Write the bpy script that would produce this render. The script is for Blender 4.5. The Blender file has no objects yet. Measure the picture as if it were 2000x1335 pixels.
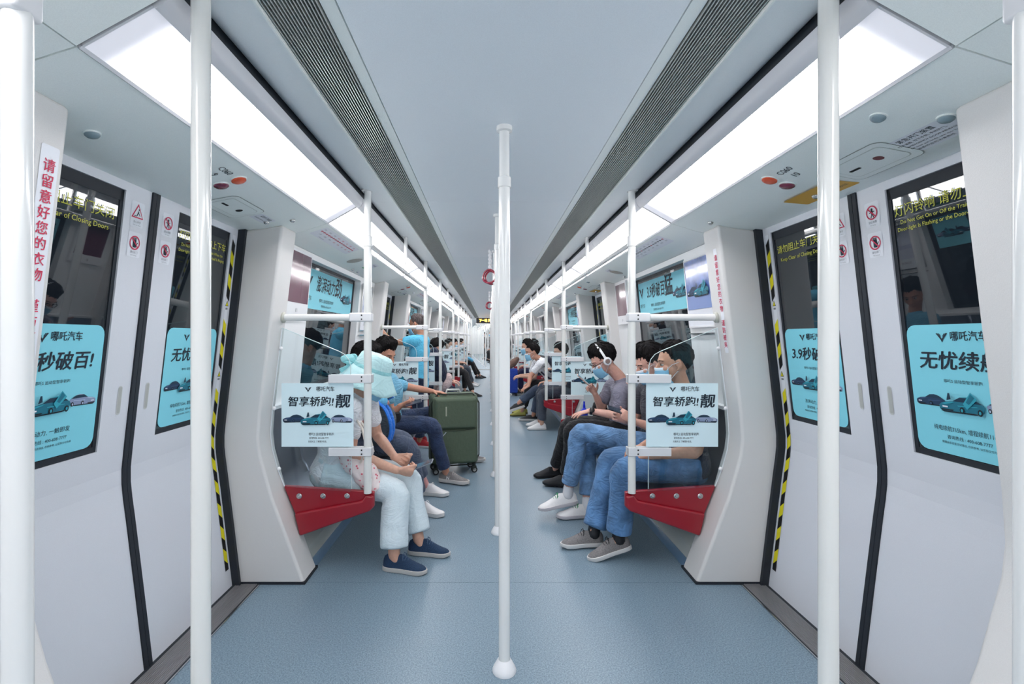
import bpy, bmesh, math, random
from mathutils import Vector, Matrix
random.seed(7)
PI = math.pi
S = bpy.context.scene
COL = S.collection

# ------------------------------------------------------------------ camera, world, exposure
CAMX, CAMZ, FPX, VX, VY = -0.061, 1.32, 950.0, 955.0, 660.0
cam = bpy.data.cameras.new('camera')
cam.sensor_width = 36.0
cam.lens = FPX / 2000 * 36
cam.shift_x = (1000 - VX) / 2000
cam.shift_y = (VY - 667.5) / 2000
cam.clip_start = 0.05
co = bpy.data.objects.new('camera', cam)
COL.objects.link(co)
co.location = (CAMX, 0, CAMZ)
co.rotation_euler = (PI / 2, 0, 0)
S.camera = co
S.view_settings.view_transform = 'Standard'
S.view_settings.look = 'None'
S.view_settings.gamma = 1
S.view_settings.use_curve_mapping = False
S.view_settings.exposure = 1.32
w = bpy.data.worlds.new('world')
S.world = w
w.use_nodes = True
w.node_tree.nodes['Background'].inputs[0].default_value = (0.03, 0.035, 0.045, 1)
w.node_tree.nodes['Background'].inputs[1].default_value = 0.6
LAMP = 5.2          # emission of the lamp diffusers
S.cycles.max_bounces = 12
S.cycles.diffuse_bounces = 8
S.cycles.glossy_bounces = 4
S.cycles.transparent_max_bounces = 24
S.cycles.sample_clamp_indirect = 6
S.cycles.caustics_reflective = False
S.cycles.caustics_refractive = False

def at(px, py, Y):      # point of the car at depth Y
    return Vector((CAMX + (px - VX) * Y / FPX, Y, CAMZ - (py - VY) * Y / FPX))

# ------------------------------------------------------------------ materials
def lin(c):
    return tuple(((v / 255) / 12.92 if v / 255 <= .04045 else ((v / 255 + .055) / 1.055) ** 2.4) for v in c) + (1,)
MATS = {}
def mat(name, c, rough=.5, metal=0, bump=0, bscale=60, var=0, vscale=200, coat=0, sub=0, stretch=None, emit=None, sheen=0, spec=None):
    if name in MATS: return MATS[name]
    m = bpy.data.materials.new(name)
    m.use_nodes = True
    nt = m.node_tree
    b = nt.nodes['Principled BSDF']
    L = lin(c)
    b.inputs['Base Color'].default_value = L
    b.inputs['Roughness'].default_value = rough
    b.inputs['Metallic'].default_value = metal
    if coat: b.inputs['Coat Weight'].default_value = coat; b.inputs['Coat Roughness'].default_value = .08
    if sub:
        b.inputs['Subsurface Weight'].default_value = sub
        b.inputs['Subsurface Radius'].default_value = (.012, .005, .003)
        b.inputs['Subsurface Scale'].default_value = 1
    if sheen: b.inputs['Sheen Weight'].default_value = sheen
    if spec is not None: b.inputs['Specular IOR Level'].default_value = spec
    if emit:
        b.inputs['Emission Color'].default_value = L; b.inputs['Emission Strength'].default_value = emit
    if bump or var:
        tc = nt.nodes.new('ShaderNodeTexCoord')
        src = tc.outputs['Object']
        if stretch:
            mp = nt.nodes.new('ShaderNodeMapping'); mp.inputs['Scale'].default_value = stretch
            nt.links.new(src, mp.inputs[0]); src = mp.outputs[0]
    if var:
        n = nt.nodes.new('ShaderNodeTexNoise'); n.inputs['Scale'].default_value = vscale; n.inputs['Detail'].default_value = 3
        nt.links.new(src, n.inputs['Vector'])
        r = nt.nodes.new('ShaderNodeValToRGB')
        r.color_ramp.elements[0].position = .35; r.color_ramp.elements[1].position = .65
        r.color_ramp.elements[0].color = tuple(v * (1 - var) for v in L[:3]) + (1,)
        r.color_ramp.elements[1].color = tuple(min(1, v * (1 + var)) for v in L[:3]) + (1,)
        nt.links.new(n.outputs[0], r.inputs[0]); nt.links.new(r.outputs[0], b.inputs['Base Color'])
    if bump:
        n = nt.nodes.new('ShaderNodeTexNoise'); n.inputs['Scale'].default_value = bscale; n.inputs['Detail'].default_value = 3
        nt.links.new(src, n.inputs['Vector'])
        bp = nt.nodes.new('ShaderNodeBump'); bp.inputs['Strength'].default_value = bump; bp.inputs['Distance'].default_value = .01
        nt.links.new(n.outputs[0], bp.inputs['Height']); nt.links.new(bp.outputs[0], b.inputs['Normal'])
    MATS[name] = m
    return m

def glassmat(name, tint, base=.05, gain=1.0):
    m = bpy.data.materials.new(name); m.use_nodes = True
    nt = m.node_tree; nt.nodes.clear()
    o = nt.nodes.new('ShaderNodeOutputMaterial')
    tr = nt.nodes.new('ShaderNodeBsdfTransparent'); tr.inputs[0].default_value = tint
    gl = nt.nodes.new('ShaderNodeBsdfGlossy'); gl.inputs['Roughness'].default_value = .015
    lw = nt.nodes.new('ShaderNodeLayerWeight'); lw.inputs[0].default_value = .5
    pw = nt.nodes.new('ShaderNodeMath'); pw.operation = 'POWER'; pw.inputs[1].default_value = 4
    ma = nt.nodes.new('ShaderNodeMath'); ma.operation = 'MULTIPLY_ADD'; ma.inputs[1].default_value = gain; ma.inputs[2].default_value = base
    ma.use_clamp = True
    mx = nt.nodes.new('ShaderNodeMixShader')
    nt.links.new(lw.outputs['Facing'], pw.inputs[0]); nt.links.new(pw.outputs[0], ma.inputs[0])
    nt.links.new(ma.outputs[0], mx.inputs[0]); nt.links.new(tr.outputs[0], mx.inputs[1]); nt.links.new(gl.outputs[0], mx.inputs[2])
    nt.links.new(mx.outputs[0], o.inputs[0])
    return m

def lampmat(name, fade):
    # lamp cover; emission stands in for tubes, with their short reach painted as fade
    m = bpy.data.materials.new(name); m.use_nodes = True
    nt = m.node_tree; b = nt.nodes['Principled BSDF']
    b.inputs['Base Color'].default_value = lin((226, 226, 236)); b.inputs['Roughness'].default_value = .35
    b.inputs['Emission Color'].default_value = (1, .985, 1, 1)
    b.inputs['Emission Strength'].default_value = LAMP
    if fade:
        tc = nt.nodes.new('ShaderNodeTexCoord'); sx = nt.nodes.new('ShaderNodeSeparateXYZ')
        ab = nt.nodes.new('ShaderNodeMath'); ab.operation = 'ABSOLUTE'
        mr = nt.nodes.new('ShaderNodeMapRange'); mr.interpolation_type = 'SMOOTHSTEP'
        mr.inputs['From Min'].default_value = .56; mr.inputs['From Max'].default_value = .80
        mr.inputs['To Min'].default_value = LAMP; mr.inputs['To Max'].default_value = .12
        nt.links.new(tc.outputs['Object'], sx.inputs[0]); nt.links.new(sx.outputs[1], ab.inputs[0])
        nt.links.new(ab.outputs[0], mr.inputs['Value']); nt.links.new(mr.outputs[0], b.inputs['Emission Strength'])
    return m

WALL = mat('wall_enamel', (240, 240, 240), .42, bump=.05, bscale=350, var=.02, vscale=500)
PILLAR = mat('pillar_enamel', (216, 214, 212), .45, bump=.08, bscale=350, var=.025, vscale=500)
HEADER = mat('header_enamel', (241, 246, 243), .45, bump=.06, bscale=300, var=.03, vscale=450)
CEIL = mat('ceiling_enamel', (238, 243, 247), .5, bump=.06, bscale=300, var=.03, vscale=400)
COVE = mat('cove_enamel', (238, 242, 243), .35, bump=.04, bscale=300, var=.02, vscale=400)
DOORM = mat('door_enamel', (218, 220, 226), .32, bump=.03, bscale=250, var=.015, vscale=400)
TRIMM = mat('lamp_trim', (212, 212, 216), .4)
POLEM = mat('pole_enamel', (234, 234, 232), .22, coat=.5)
POLED = mat('pole_grip_enamel', (226, 226, 222), .22, coat=.5)
BRACK = mat('bracket_enamel', (224, 224, 226), .35)
RUBBER = mat('black_rubber', (30, 36, 44), .6)
DARK = mat('dark_void', (14, 15, 18), .8)
GREYD = mat('plenum_grey', (120, 122, 120), .7)
SLATM = mat('grille_aluminium', (190, 194, 190), .4, metal=.3)
STEEL = mat('brushed_steel', (158, 166, 178), .28, metal=.9, bump=.06, bscale=60, stretch=(1, 1, 14))
CHROME = mat('chrome', (200, 200, 200), .2, metal=1)
SILL = mat('sill_aluminium', (150, 148, 150), .45, metal=.5, bump=.1, bscale=200)
RED = mat('red_plastic', (150, 14, 34), .3, coat=.4, bump=.03, bscale=120)
KICK = mat('kick_panel', (186, 190, 186), .4)
COVEF = mat('floor_coving', (88, 118, 146), .3)
MIRR = glassmat('window_glass', (.42, .47, .5, 1), .09, 1.0)
CLEAR = glassmat('panel_glass', (.93, .97, .98, 1), .03, .55)
BLUEP = mat('poster_blue', (222, 244, 250), .55)
BLUED = mat('door_poster_blue', (132, 214, 230), .5, bump=.04, bscale=600)
INK = mat('ink_black', (22, 38, 52), .6)
INKR = mat('ink_red', (206, 42, 82), .6)
INKG = mat('ink_grey', (130, 134, 140), .6)
YEL = mat('ink_yellow', (206, 204, 70), .6)
PAPER = mat('label_paper', (232, 234, 240), .5)
WHITE = mat('white_plastic', (236, 236, 238), .35)

def floormat():
    m = bpy.data.materials.new('floor_vinyl'); m.use_nodes = True
    nt = m.node_tree; b = nt.nodes['Principled BSDF']; b.inputs['Roughness'].default_value = .36
    tc = nt.nodes.new('ShaderNodeTexCoord')
    n = nt.nodes.new('ShaderNodeTexNoise'); n.inputs['Scale'].default_value = 170; n.inputs['Detail'].default_value = 4; n.inputs['Roughness'].default_value = .75
    r = nt.nodes.new('ShaderNodeValToRGB'); cr = r.color_ramp
    cr.elements[0].position = .36; cr.elements[0].color = lin((90, 112, 128))
    cr.elements[1].position = .64; cr.elements[1].color = lin((150, 172, 186))
    n2 = nt.nodes.new('ShaderNodeTexNoise'); n2.inputs['Scale'].default_value = 2.2; n2.inputs['Detail'].default_value = 4
    r2 = nt.nodes.new('ShaderNodeValToRGB'); r2.color_ramp.elements[0].color = (.86, .86, .86, 1); r2.color_ramp.elements[1].color = (1, 1, 1, 1)
    mx = nt.nodes.new('ShaderNodeMixRGB'); mx.blend_type = 'MULTIPLY'; mx.inputs[0].default_value = 1
    for k in (n, n2): nt.links.new(tc.outputs['Object'], k.inputs['Vector'])
    nt.links.new(n.outputs[0], r.inputs[0]); nt.links.new(n2.outputs[0], r2.inputs[0])
    nt.links.new(r.outputs[0], mx.inputs[1]); nt.links.new(r2.outputs[0], mx.inputs[2]); nt.links.new(mx.outputs[0], b.inputs['Base Color'])
    bp = nt.nodes.new('ShaderNodeBump'); bp.inputs['Strength'].default_value = .08; bp.inputs['Distance'].default_value = .005
    nt.links.new(n.outputs[0], bp.inputs['Height']); nt.links.new(bp.outputs[0], b.inputs['Normal'])
    return m
FLOOR = floormat()

# ------------------------------------------------------------------ mesh helpers
XF = Matrix.Identity(4)     # the second car is built in its own rotated frame
class MB:
    def __init__(s): s.v = []; s.f = []; s.m = []; s.mats = []
    def mi(s, m):
        if m not in s.mats: s.mats.append(m)
        return s.mats.index(m)
    def add(s, vs, fs, m=None):
        o = len(s.v); s.v += [Vector(v) for v in vs]
        k = s.mi(m) if m else 0
        for f in fs: s.f.append([i + o for i in f]); s.m.append(k)
        return s
    def box(s, x0, x1, y0, y1, z0, z1, m=None):
        if x0 > x1: x0, x1 = x1, x0
        if y0 > y1: y0, y1 = y1, y0
        if z0 > z1: z0, z1 = z1, z0
        return s.add([(x0,y0,z0),(x1,y0,z0),(x1,y1,z0),(x0,y1,z0),(x0,y0,z1),(x1,y0,z1),(x1,y1,z1),(x0,y1,z1)],
              [(0,3,2,1),(4,5,6,7),(0,1,5,4),(1,2,6,5),(2,3,7,6),(3,0,4,7)], m)
    def obox(s, c, u, v, n, a, b, t, m=None):   # box centred c with axes u v n, half sizes a b t
        c, u, v, n = Vector(c), Vector(u), Vector(v), Vector(n)
        vs = [c + u*a*i + v*b*j + n*t*k for k in (-1,1) for j in (-1,1) for i in (-1,1)]
        return s.add(vs, [(0,2,3,1),(4,5,7,6),(0,1,5,4),(1,3,7,5),(3,2,6,7),(2,0,4,6)], m)
    def prism(s, poly, y0, y1, m=None, ax='y'):  # poly of (x,z), extruded along y  (ax='x': poly of (y,z) along x; ax='z': (x,y))
        n = len(poly)
        fn = {'y': lambda p, t: (p[0], t, p[1]), 'x': lambda p, t: (t, p[0], p[1]), 'z': lambda p, t: (p[0], p[1], t)}[ax]
        vs = [fn(p, y0) for p in poly] + [fn(p, y1) for p in poly]
        fs = [tuple(range(n))[::-1], tuple(range(n, 2*n))] + [(i, (i+1) % n, (i+1) % n + n, i + n) for i in range(n)]
        return s.add(vs, fs, m)
    def strip(s, prof, y0, y1, th=.01, m=None):  # open profile of (x,z) given a thickness away from the car's inside
        out = []
        for i, p in enumerate(prof):
            a = prof[max(i-1, 0)]; b = prof[min(i+1, len(prof)-1)]
            dx, dz = b[0]-a[0], b[1]-a[1]; l = math.hypot(dx, dz) or 1
            nx, nz = -dz/l, dx/l
            if nx * p[0] + nz * (p[1] - 1.1) < 0: nx, nz = -nx, -nz
            out.append((p[0] + nx*th, p[1] + nz*th))
        return s.prism(list(prof) + out[::-1], y0, y1, m)
    def tube(s, pts, r, n=12, m=None, cap=True):
        pts = [Vector(p) for p in pts]
        rr = r if isinstance(r, (list, tuple)) else [r]*len(pts)
        base = len(s.v); prev = None; rings = []
        for i, p in enumerate(pts):
            t = (pts[min(i+1, len(pts)-1)] - pts[max(i-1, 0)]).normalized()
            if prev is None:
                a = Vector((0,0,1)) if abs(t.z) < .9 else Vector((1,0,0))
                L = (a - t*a.dot(t)).normalized()
            else:
                L = (prev - t*prev.dot(t)).normalized()
            prev = L; B = t.cross(L)
            rings.append([p + (L*math.cos(2*PI*k/n) + B*math.sin(2*PI*k/n))*rr[i] for k in range(n)])
        vs = [v for r_ in rings for v in r_]
        fs = [(i*n+k, i*n+(k+1) % n, (i+1)*n+(k+1) % n, (i+1)*n+k) for i in range(len(pts)-1) for k in range(n)]
        if cap: fs += [tuple(range(n))[::-1], tuple(range((len(pts)-1)*n, len(pts)*n))]
        return s.add(vs, fs, m)
    def lathe(s, prof, c, n=24, m=None, axis=(0,0,1)):   # prof of (r, h) about axis through c
        ax = Vector(axis).normalized(); a = Vector((0,0,1)) if abs(ax.z) < .9 else Vector((1,0,0))
        L = (a - ax*a.dot(ax)).normalized(); B = ax.cross(L); c = Vector(c)
        vs = [c + ax*h + (L*math.cos(2*PI*k/n) + B*math.sin(2*PI*k/n))*max(r, 1e-5) for r, h in prof for k in range(n)]
        fs = [(i*n+k, i*n+(k+1) % n, (i+1)*n+(k+1) % n, (i+1)*n+k) for i in range(len(prof)-1) for k in range(n)]
        fs += [tuple(range(n))[::-1], tuple(range((len(prof)-1)*n, len(prof)*n))]
        return s.add(vs, fs, m)
    def ell(s, c, fx, ly, uz, nu=16, nv=10, m=None, fn=None):  # ellipsoid with axis vectors
        c, fx, ly, uz = Vector(c), Vector(fx), Vector(ly), Vector(uz)
        vs = []
        for j in range(nv+1):
            th = PI*j/nv
            for i in range(nu):
                ph = 2*PI*i/nu
                d = (math.sin(th)*math.cos(ph), math.sin(th)*math.sin(ph), math.cos(th))
                k = fn(d) if fn else 1
                vs.append(c + (fx*d[0] + ly*d[1] + uz*d[2])*k)
        fs = [(j*nu+i, (j+1)*nu+i, (j+1)*nu+(i+1) % nu, j*nu+(i+1) % nu) for j in range(nv) for i in range(nu)]
        return s.add(vs, fs, m)
    def limb(s, pts, rad, lat=None, n=14, sub=4, m=None, ck=.8):
        P = [Vector(p) for p in pts]; R = [(r, r) if not isinstance(r, tuple) else r for r in rad]
        cp, cr = [], []
        for i in range(len(P)-1):
            p0, p1, p2, p3 = P[max(i-1, 0)], P[i], P[i+1], P[min(i+2, len(P)-1)]
            for k in range(sub):
                t = k/sub
                cp.append(.5*((2*p1) + (p2-p0)*t + (2*p0-5*p1+4*p2-p3)*t*t + (3*p1-p0-3*p2+p3)*t**3))
                e = t*t*(3-2*t)
                cr.append((R[i][0]*(1-e)+R[i+1][0]*e, R[i][1]*(1-e)+R[i+1][1]*e))
        cp.append(P[-1]); cr.append(R[-1])
        t0 = (cp[1]-cp[0]).normalized(); t1 = (cp[-1]-cp[-2]).normalized()
        cap0 = [(cp[0]-t0*min(cr[0])*math.sin(a)*ck, tuple(q*math.cos(a) for q in cr[0])) for a in (1.35, .9, .45)]
        cap1 = [(cp[-1]+t1*min(cr[-1])*math.sin(a)*ck, tuple(q*math.cos(a) for q in cr[-1])) for a in (.45, .9, 1.35)]
        cp = [c[0] for c in cap0] + cp + [c[0] for c in cap1]; cr = [c[1] for c in cap0] + cr + [c[1] for c in cap1]
        vs = []; prev = Vector(lat) if lat is not None else None
        for i, p in enumerate(cp):
            t = (cp[min(i+1, len(cp)-1)] - cp[max(i-1, 0)]).normalized()
            ref = Vector(lat) if lat is not None else (prev if prev is not None else (Vector((0,0,1)) if abs(t.z) < .9 else Vector((1,0,0))))
            L = (ref - t*ref.dot(t)).normalized(); prev = L; B = t.cross(L)
            vs += [p + L*math.cos(2*PI*k/n)*cr[i][0] + B*math.sin(2*PI*k/n)*cr[i][1] for k in range(n)]
        q = len(cp)
        fs = [(i*n+k, i*n+(k+1) % n, (i+1)*n+(k+1) % n, (i+1)*n+k) for i in range(q-1) for k in range(n)]
        fs += [tuple(range(n))[::-1], tuple(range((q-1)*n, q*n))]
        return s.add(vs, fs, m)
    def build(s, name, m=None, parent=None, smooth=False, loc=None, mods=None):
        me = bpy.data.meshes.new(name)
        off = Vector(loc) if loc is not None else Vector((0,0,0))
        me.from_pydata([tuple(v - off) for v in s.v], [], s.f)
        for mm in (s.mats or [m]): me.materials.append(mm)
        if s.mats and len(s.mats) > 1: me.polygons.foreach_set('material_index', s.m)
        if smooth:
            bm = bmesh.new(); bm.from_mesh(me)
            bmesh.ops.remove_doubles(bm, verts=bm.verts, dist=1e-5)
            bm.normal_update()
            for f in bm.faces: f.smooth = True
            for e in bm.edges:
                if len(e.link_faces) == 2 and e.calc_face_angle(0) > .65: e.smooth = False
            bm.to_mesh(me); bm.free()
        me.update()
        o = bpy.data.objects.new(name, me); COL.objects.link(o)
        if parent is None:
            o.matrix_world = XF @ Matrix.Translation(off)
        else:
            o.parent = parent
            o.location = off
            if parent.get('rl'): o.matrix_parent_inverse = Matrix.Translation(-Vector(parent['rl']))
        if mods: mods(o)
        return o
def rnd_box(mb, *a): return mb.box(*a)
def bevel(w=.01, seg=2, ang=.5):
    def f(o):
        b = o.modifiers.new('bevel', 'BEVEL'); b.width = w; b.segments = seg; b.limit_method = 'ANGLE'; b.angle_limit = ang
        for p in o.data.polygons: p.use_smooth = True
        n = o.modifiers.new('wn', 'WEIGHTED_NORMAL'); n.keep_sharp = False
    return f
def root(name, loc, label=None, cat=None, group=None, kind=None):
    o = bpy.data.objects.new(name, None); COL.objects.link(o)
    o.empty_display_size = .05
    o.matrix_world = XF @ Matrix.Translation(Vector(loc))
    o['rl'] = tuple(loc)
    return tag(o, label, cat, group, kind)
def tag(o, label=None, cat=None, group=None, kind=None):
    if label: o['label'] = label
    if cat: o['category'] = cat
    if group: o['group'] = group
    if kind: o['kind'] = kind
    return o
ORD = ['nearest', 'second', 'third', 'fourth', 'fifth', 'sixth', 'seventh', 'eighth', 'ninth', 'tenth', 'eleventh', 'twelfth', 'thirteenth', 'fourteenth', 'fifteenth']
SIDE = {-1: 'left', 1: 'right'}

# lettering ---------------------------------------------------------
_tc = {}
def textgeo(txt, bold=0.0, shear=0.0):
    k = (txt, bold, shear)
    if k in _tc: return _tc[k]
    cu = bpy.data.curves.new('t', 'FONT'); cu.body = txt; cu.size = 1; cu.offset = bold; cu.shear = shear
    cu.align_x = 'CENTER'; cu.align_y = 'CENTER'; cu.resolution_u = 2
    ob = bpy.data.objects.new('t', cu); COL.objects.link(ob)
    dg = bpy.context.evaluated_depsgraph_get()
    me = ob.evaluated_get(dg).to_mesh()
    vs = [v.co.copy() for v in me.vertices]; fs = [tuple(p.vertices) for p in me.polygons]
    ob.evaluated_get(dg).to_mesh_clear()
    bpy.data.objects.remove(ob); bpy.data.curves.remove(cu)
    _tc[k] = (vs, fs)
    return _tc[k]
class Flat(MB):      # shapes drawn in a plane: origin o, axes u, v, lifted along n
    def __init__(s, o, u, v, lift=.0015):
        super().__init__(); s.o = Vector(o); s.u = Vector(u).normalized(); s.vv = Vector(v).normalized(); s.n = s.u.cross(s.vv); s.l = lift
    def P(s, x, y, k=0): return s.o + s.u*x + s.vv*y + s.n*(s.l + k*.0006)
    def poly(s, pts, m, k=0): return s.add([s.P(x, y, k) for x, y in pts], [tuple(range(len(pts)))], m)
    def rect(s, x0, x1, y0, y1, m, k=0): return s.poly([(x0,y0),(x1,y0),(x1,y1),(x0,y1)], m, k)
    def rrect(s, x0, x1, y0, y1, r, m, k=0):
        pts = []
        for cx, cy, a in ((x1-r,y0+r,-PI/2),(x1-r,y1-r,0),(x0+r,y1-r,PI/2),(x0+r,y0+r,PI)):
            pts += [(cx + r*math.cos(a+t*PI/8), cy + r*math.sin(a+t*PI/8)) for t in range(5)]
        return s.poly(pts, m, k)
    def disc(s, cx, cy, r, m, k=0, ry=None, n=16): return s.poly([(cx + r*math.cos(2*PI*i/n), cy + (ry or r)*math.sin(2*PI*i/n)) for i in range(n)], m, k)
    def ring(s, cx, cy, r, w, m, k=0, n=20):
        vs = [s.P(cx + q*math.cos(2*PI*i/n), cy + q*math.sin(2*PI*i/n), k) for q in (r, r-w) for i in range(n)]
        return s.add(vs, [(i, (i+1) % n, (i+1) % n + n, i+n) for i in range(n)], m)
    def line(s, x0, y0, x1, y1, w, m, k=0):
        dx, dy = x1-x0, y1-y0; l = math.hypot(dx, dy); nx, ny = -dy/l*w/2, dx/l*w/2
        return s.poly([(x0-nx,y0-ny),(x1-nx,y1-ny),(x1+nx,y1+ny),(x0+nx,y0+ny)], m, k)
    def text(s, txt, x, y, size, m, k=1, bold=0.0, shear=0.0, width=None, sx=1.0):
        vs, fs = textgeo(txt, 0.0, shear)
        if not vs: return s
        if width:
            w0 = max(v.x for v in vs) - min(v.x for v in vs); sx = width/(w0*size)
        for i, (dx, dy) in enumerate([(0,0)] if not bold else [(0,0),(bold,0),(-bold,0),(0,bold*.7),(0,-bold*.7)]):
            s.add([s.P(x + (v.x+dx)*size*sx, y + (v.y+dy)*size, k + i*.15) for v in vs], fs, m)
        return s

CARN = mat('print_navy_car', (30, 58, 90), .5); CARNL = mat('print_navy_light', (60, 92, 130), .5)
CART = mat('print_teal_car', (24, 112, 134), .5); CARTL = mat('print_teal_light', (48, 160, 180), .5)
CARS = mat('print_silver_car', (138, 152, 184), .5); CARSL = mat('print_silver_light', (186, 198, 220), .5)
CARG = mat('print_glass', (22, 52, 74), .5); CARK = mat('print_tyre', (14, 24, 34), .5)
def car2d(F, cx, cy, w, body, light, door=False, flip=1, k=2):
    q = lambda pts: [(cx + flip*x*w, cy + y*w) for x, y in pts]
    F.poly(q([(-.5,.02),(-.49,-.07),(-.44,-.10),(.40,-.07),(.47,-.02),(.5,.06),(.47,.11),(.30,.155),(-.10,.14),(-.36,.10),(-.46,.06)]), body, k)
    F.poly(q([(-.18,.13),(-.02,.225),(.16,.24),(.30,.21),(.44,.125),(.2,.13)]), CARG, k+1)
    F.poly(q([(-.04,.225),(.14,.252),(.30,.222),(.16,.232)]), light, k+2)
    F.poly(q([(-.45,.055),(-.30,.10),(-.12,.125),(-.2,.085),(-.36,.05)]), light, k+2)
    F.poly(q([(-.46,-.055),(-.16,-.055),(-.2,-.085),(-.44,-.09)]), CARK, k+2)
    F.rect(*sorted((cx-flip*.42*w, cx-flip*.30*w)), cy-.02*w, cy+.012*w, PAPER, k+2)
    F.poly(q([(-.08,.05),(.34,.07),(.36,.055),(-.06,.03)]), light, k+2)
    for x in (0.02, .40):
        F.disc(cx + flip*x*w, cy-.045*w, .052*w, CARK, k+3, .07*w)
        F.disc(cx + flip*x*w, cy-.045*w, .026*w, light, k+4, .038*w, n=8)
    F.poly(q([(-.48,-.10),(.44,-.075),(.3,-.11),(-.4,-.125)]), CARK, k-1)
    if door:
        F.poly(q([(.06,.10),(.24,.36),(.37,.22),(.14,-.01)]), light, k+5)
        F.poly(q([(.13,.14),(.24,.33),(.32,.25),(.19,.10)]), body, k+6)
        F.poly(q([(-.30,.14),(-.26,.30),(-.22,.30),(-.20,.17)]), CARG, k+5)
def logo(F, x, y, s, m):
    for sg in (-1, 1):
        F.poly([(x, y-s*.5), (x+sg*s*.16, y-s*.18), (x+sg*s*.62, y+s*.42), (x+sg*s*.42, y+s*.42), (x, y-s*.12)], m, 1)
        F.poly([(x+sg*s*.10, y+s*.16), (x+sg*s*.26, y+s*.40), (x+sg*s*.36, y+s*.40), (x+sg*s*.12, y+s*.02)], m, 1)
def three_cars(F, cy, w, big=1.0):
    car2d(F, -.33*w, cy+.02*w, .30*w*big, CARN, CARNL, k=2)
    car2d(F, .34*w, cy+.02*w, .30*w*big, CARS, CARSL, flip=-1, k=2)
    car2d(F, -.02*w, cy, .42*w*big, CART, CARTL, door=True, k=10)

def poster_sheet(o, u, v, W, H, label, main='智享轿跑!靓', group=None, mat_=None, kind='clamp'):
    """a printed sheet: thin base slab plus print"""
    o = Vector(o); n = Vector(u).cross(Vector(v))
    b = MB(); b.obox(o, u, v, n, W/2, H/2, .0012, mat_ or BLUEP)
    p = b.build('poster'); tag(p, label, 'poster', group)
    F = Flat(o, u, v, .0018)
    if kind == 'clamp':
        logo(F, -.26*W/2, .40*H, .075*W, INK)
        F.text('哪吒汽车', .22*W/2, .405*H, .075*W, INK, bold=.012, width=.25*W)
        F.text(main[:-1], -.095*W, .20*H, .145*W, INK, bold=.02, shear=.12, width=.63*W)
        F.text(main[-1:], .345*W, .205*H, .20*W, INK, bold=.022, shear=.12, width=.20*W)
        F.text('哪吒S 运动型智享轿跑', .055*W, -.305*H, .044*W, INK, width=.35*W)
        F.text('咨询热线: 400-608-7777', .02*W, -.365*H, .032*W, INK, width=.27*W)
        F.text('扫描关注, 了解更多信息。', .01*W, -.42*H, .03*W, INK, width=.26*W)
        G = Flat(o, u, v, .0018); three_cars(G, -.10*H, W)
    else:
        logo(F, -.16*W, .30*H, .09*W, INK)
        F.text('哪吒汽车', .07*W, .305*H, .10*W, INK, bold=.012, width=.34*W)
    F.build('lettering', parent=p)
    if kind == 'clamp': G.build('car_picture', parent=p)
    return p

# ------------------------------------------------------------------ structure
DP = [(0,1.428),(.30,1.464),(.60,1.501),(.68,1.512),(.74,1.518),(.80,1.518),(.90,1.508),(1.866,1.399),(1.905,1.395)]
def doorX(z):
    for (z0,x0),(z1,x1) in zip(DP, DP[1:]):
        if z <= z1: return x0 + (x1-x0)*(z-z0)/(z1-z0)
    return DP[-1][1]
def wallX(z): return 1.28 + (1.905-z)*.095
PITCH, DC0, NB = 4.10, 1.95, 5
doors = [DC0 + PITCH*k for k in range(NB)]
Y_END = 20.2
YB = -2.6

PIL = [(1.05,0),(1.225,.464),(1.288,.69),(1.298,.78),(1.288,.92),(1.166,1.93),(1.40,1.895),(1.50,1.2),(1.56,.78),(1.45,0)]
HEADP = [(.995,1.978),(1.126,1.936),(1.27,1.908),(1.402,1.897)]

def build_floor(name, y0, y1):
    seams = [y0] + [y for y in (2.63, 5.49, 8.35, 11.2, 14.05, 16.9) if y0 < y < y1] + [y1]
    r = None
    for a, b in zip(seams, seams[1:]):
        m = MB(); m.box(-1.285, 1.285, a+.0012, b-.0012, -.03, 0, FLOOR)
        o = m.build(name if r is None else 'floor_sheet', parent=r)
        if r is None: r = o; tag(o, kind='structure')
    m = MB(); m.box(-1.56, 1.56, y0, y1, -.06, -.031, DARK); m.build('underfloor', parent=r)
    return r
floor = build_floor('floor', YB, Y_END)

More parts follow.
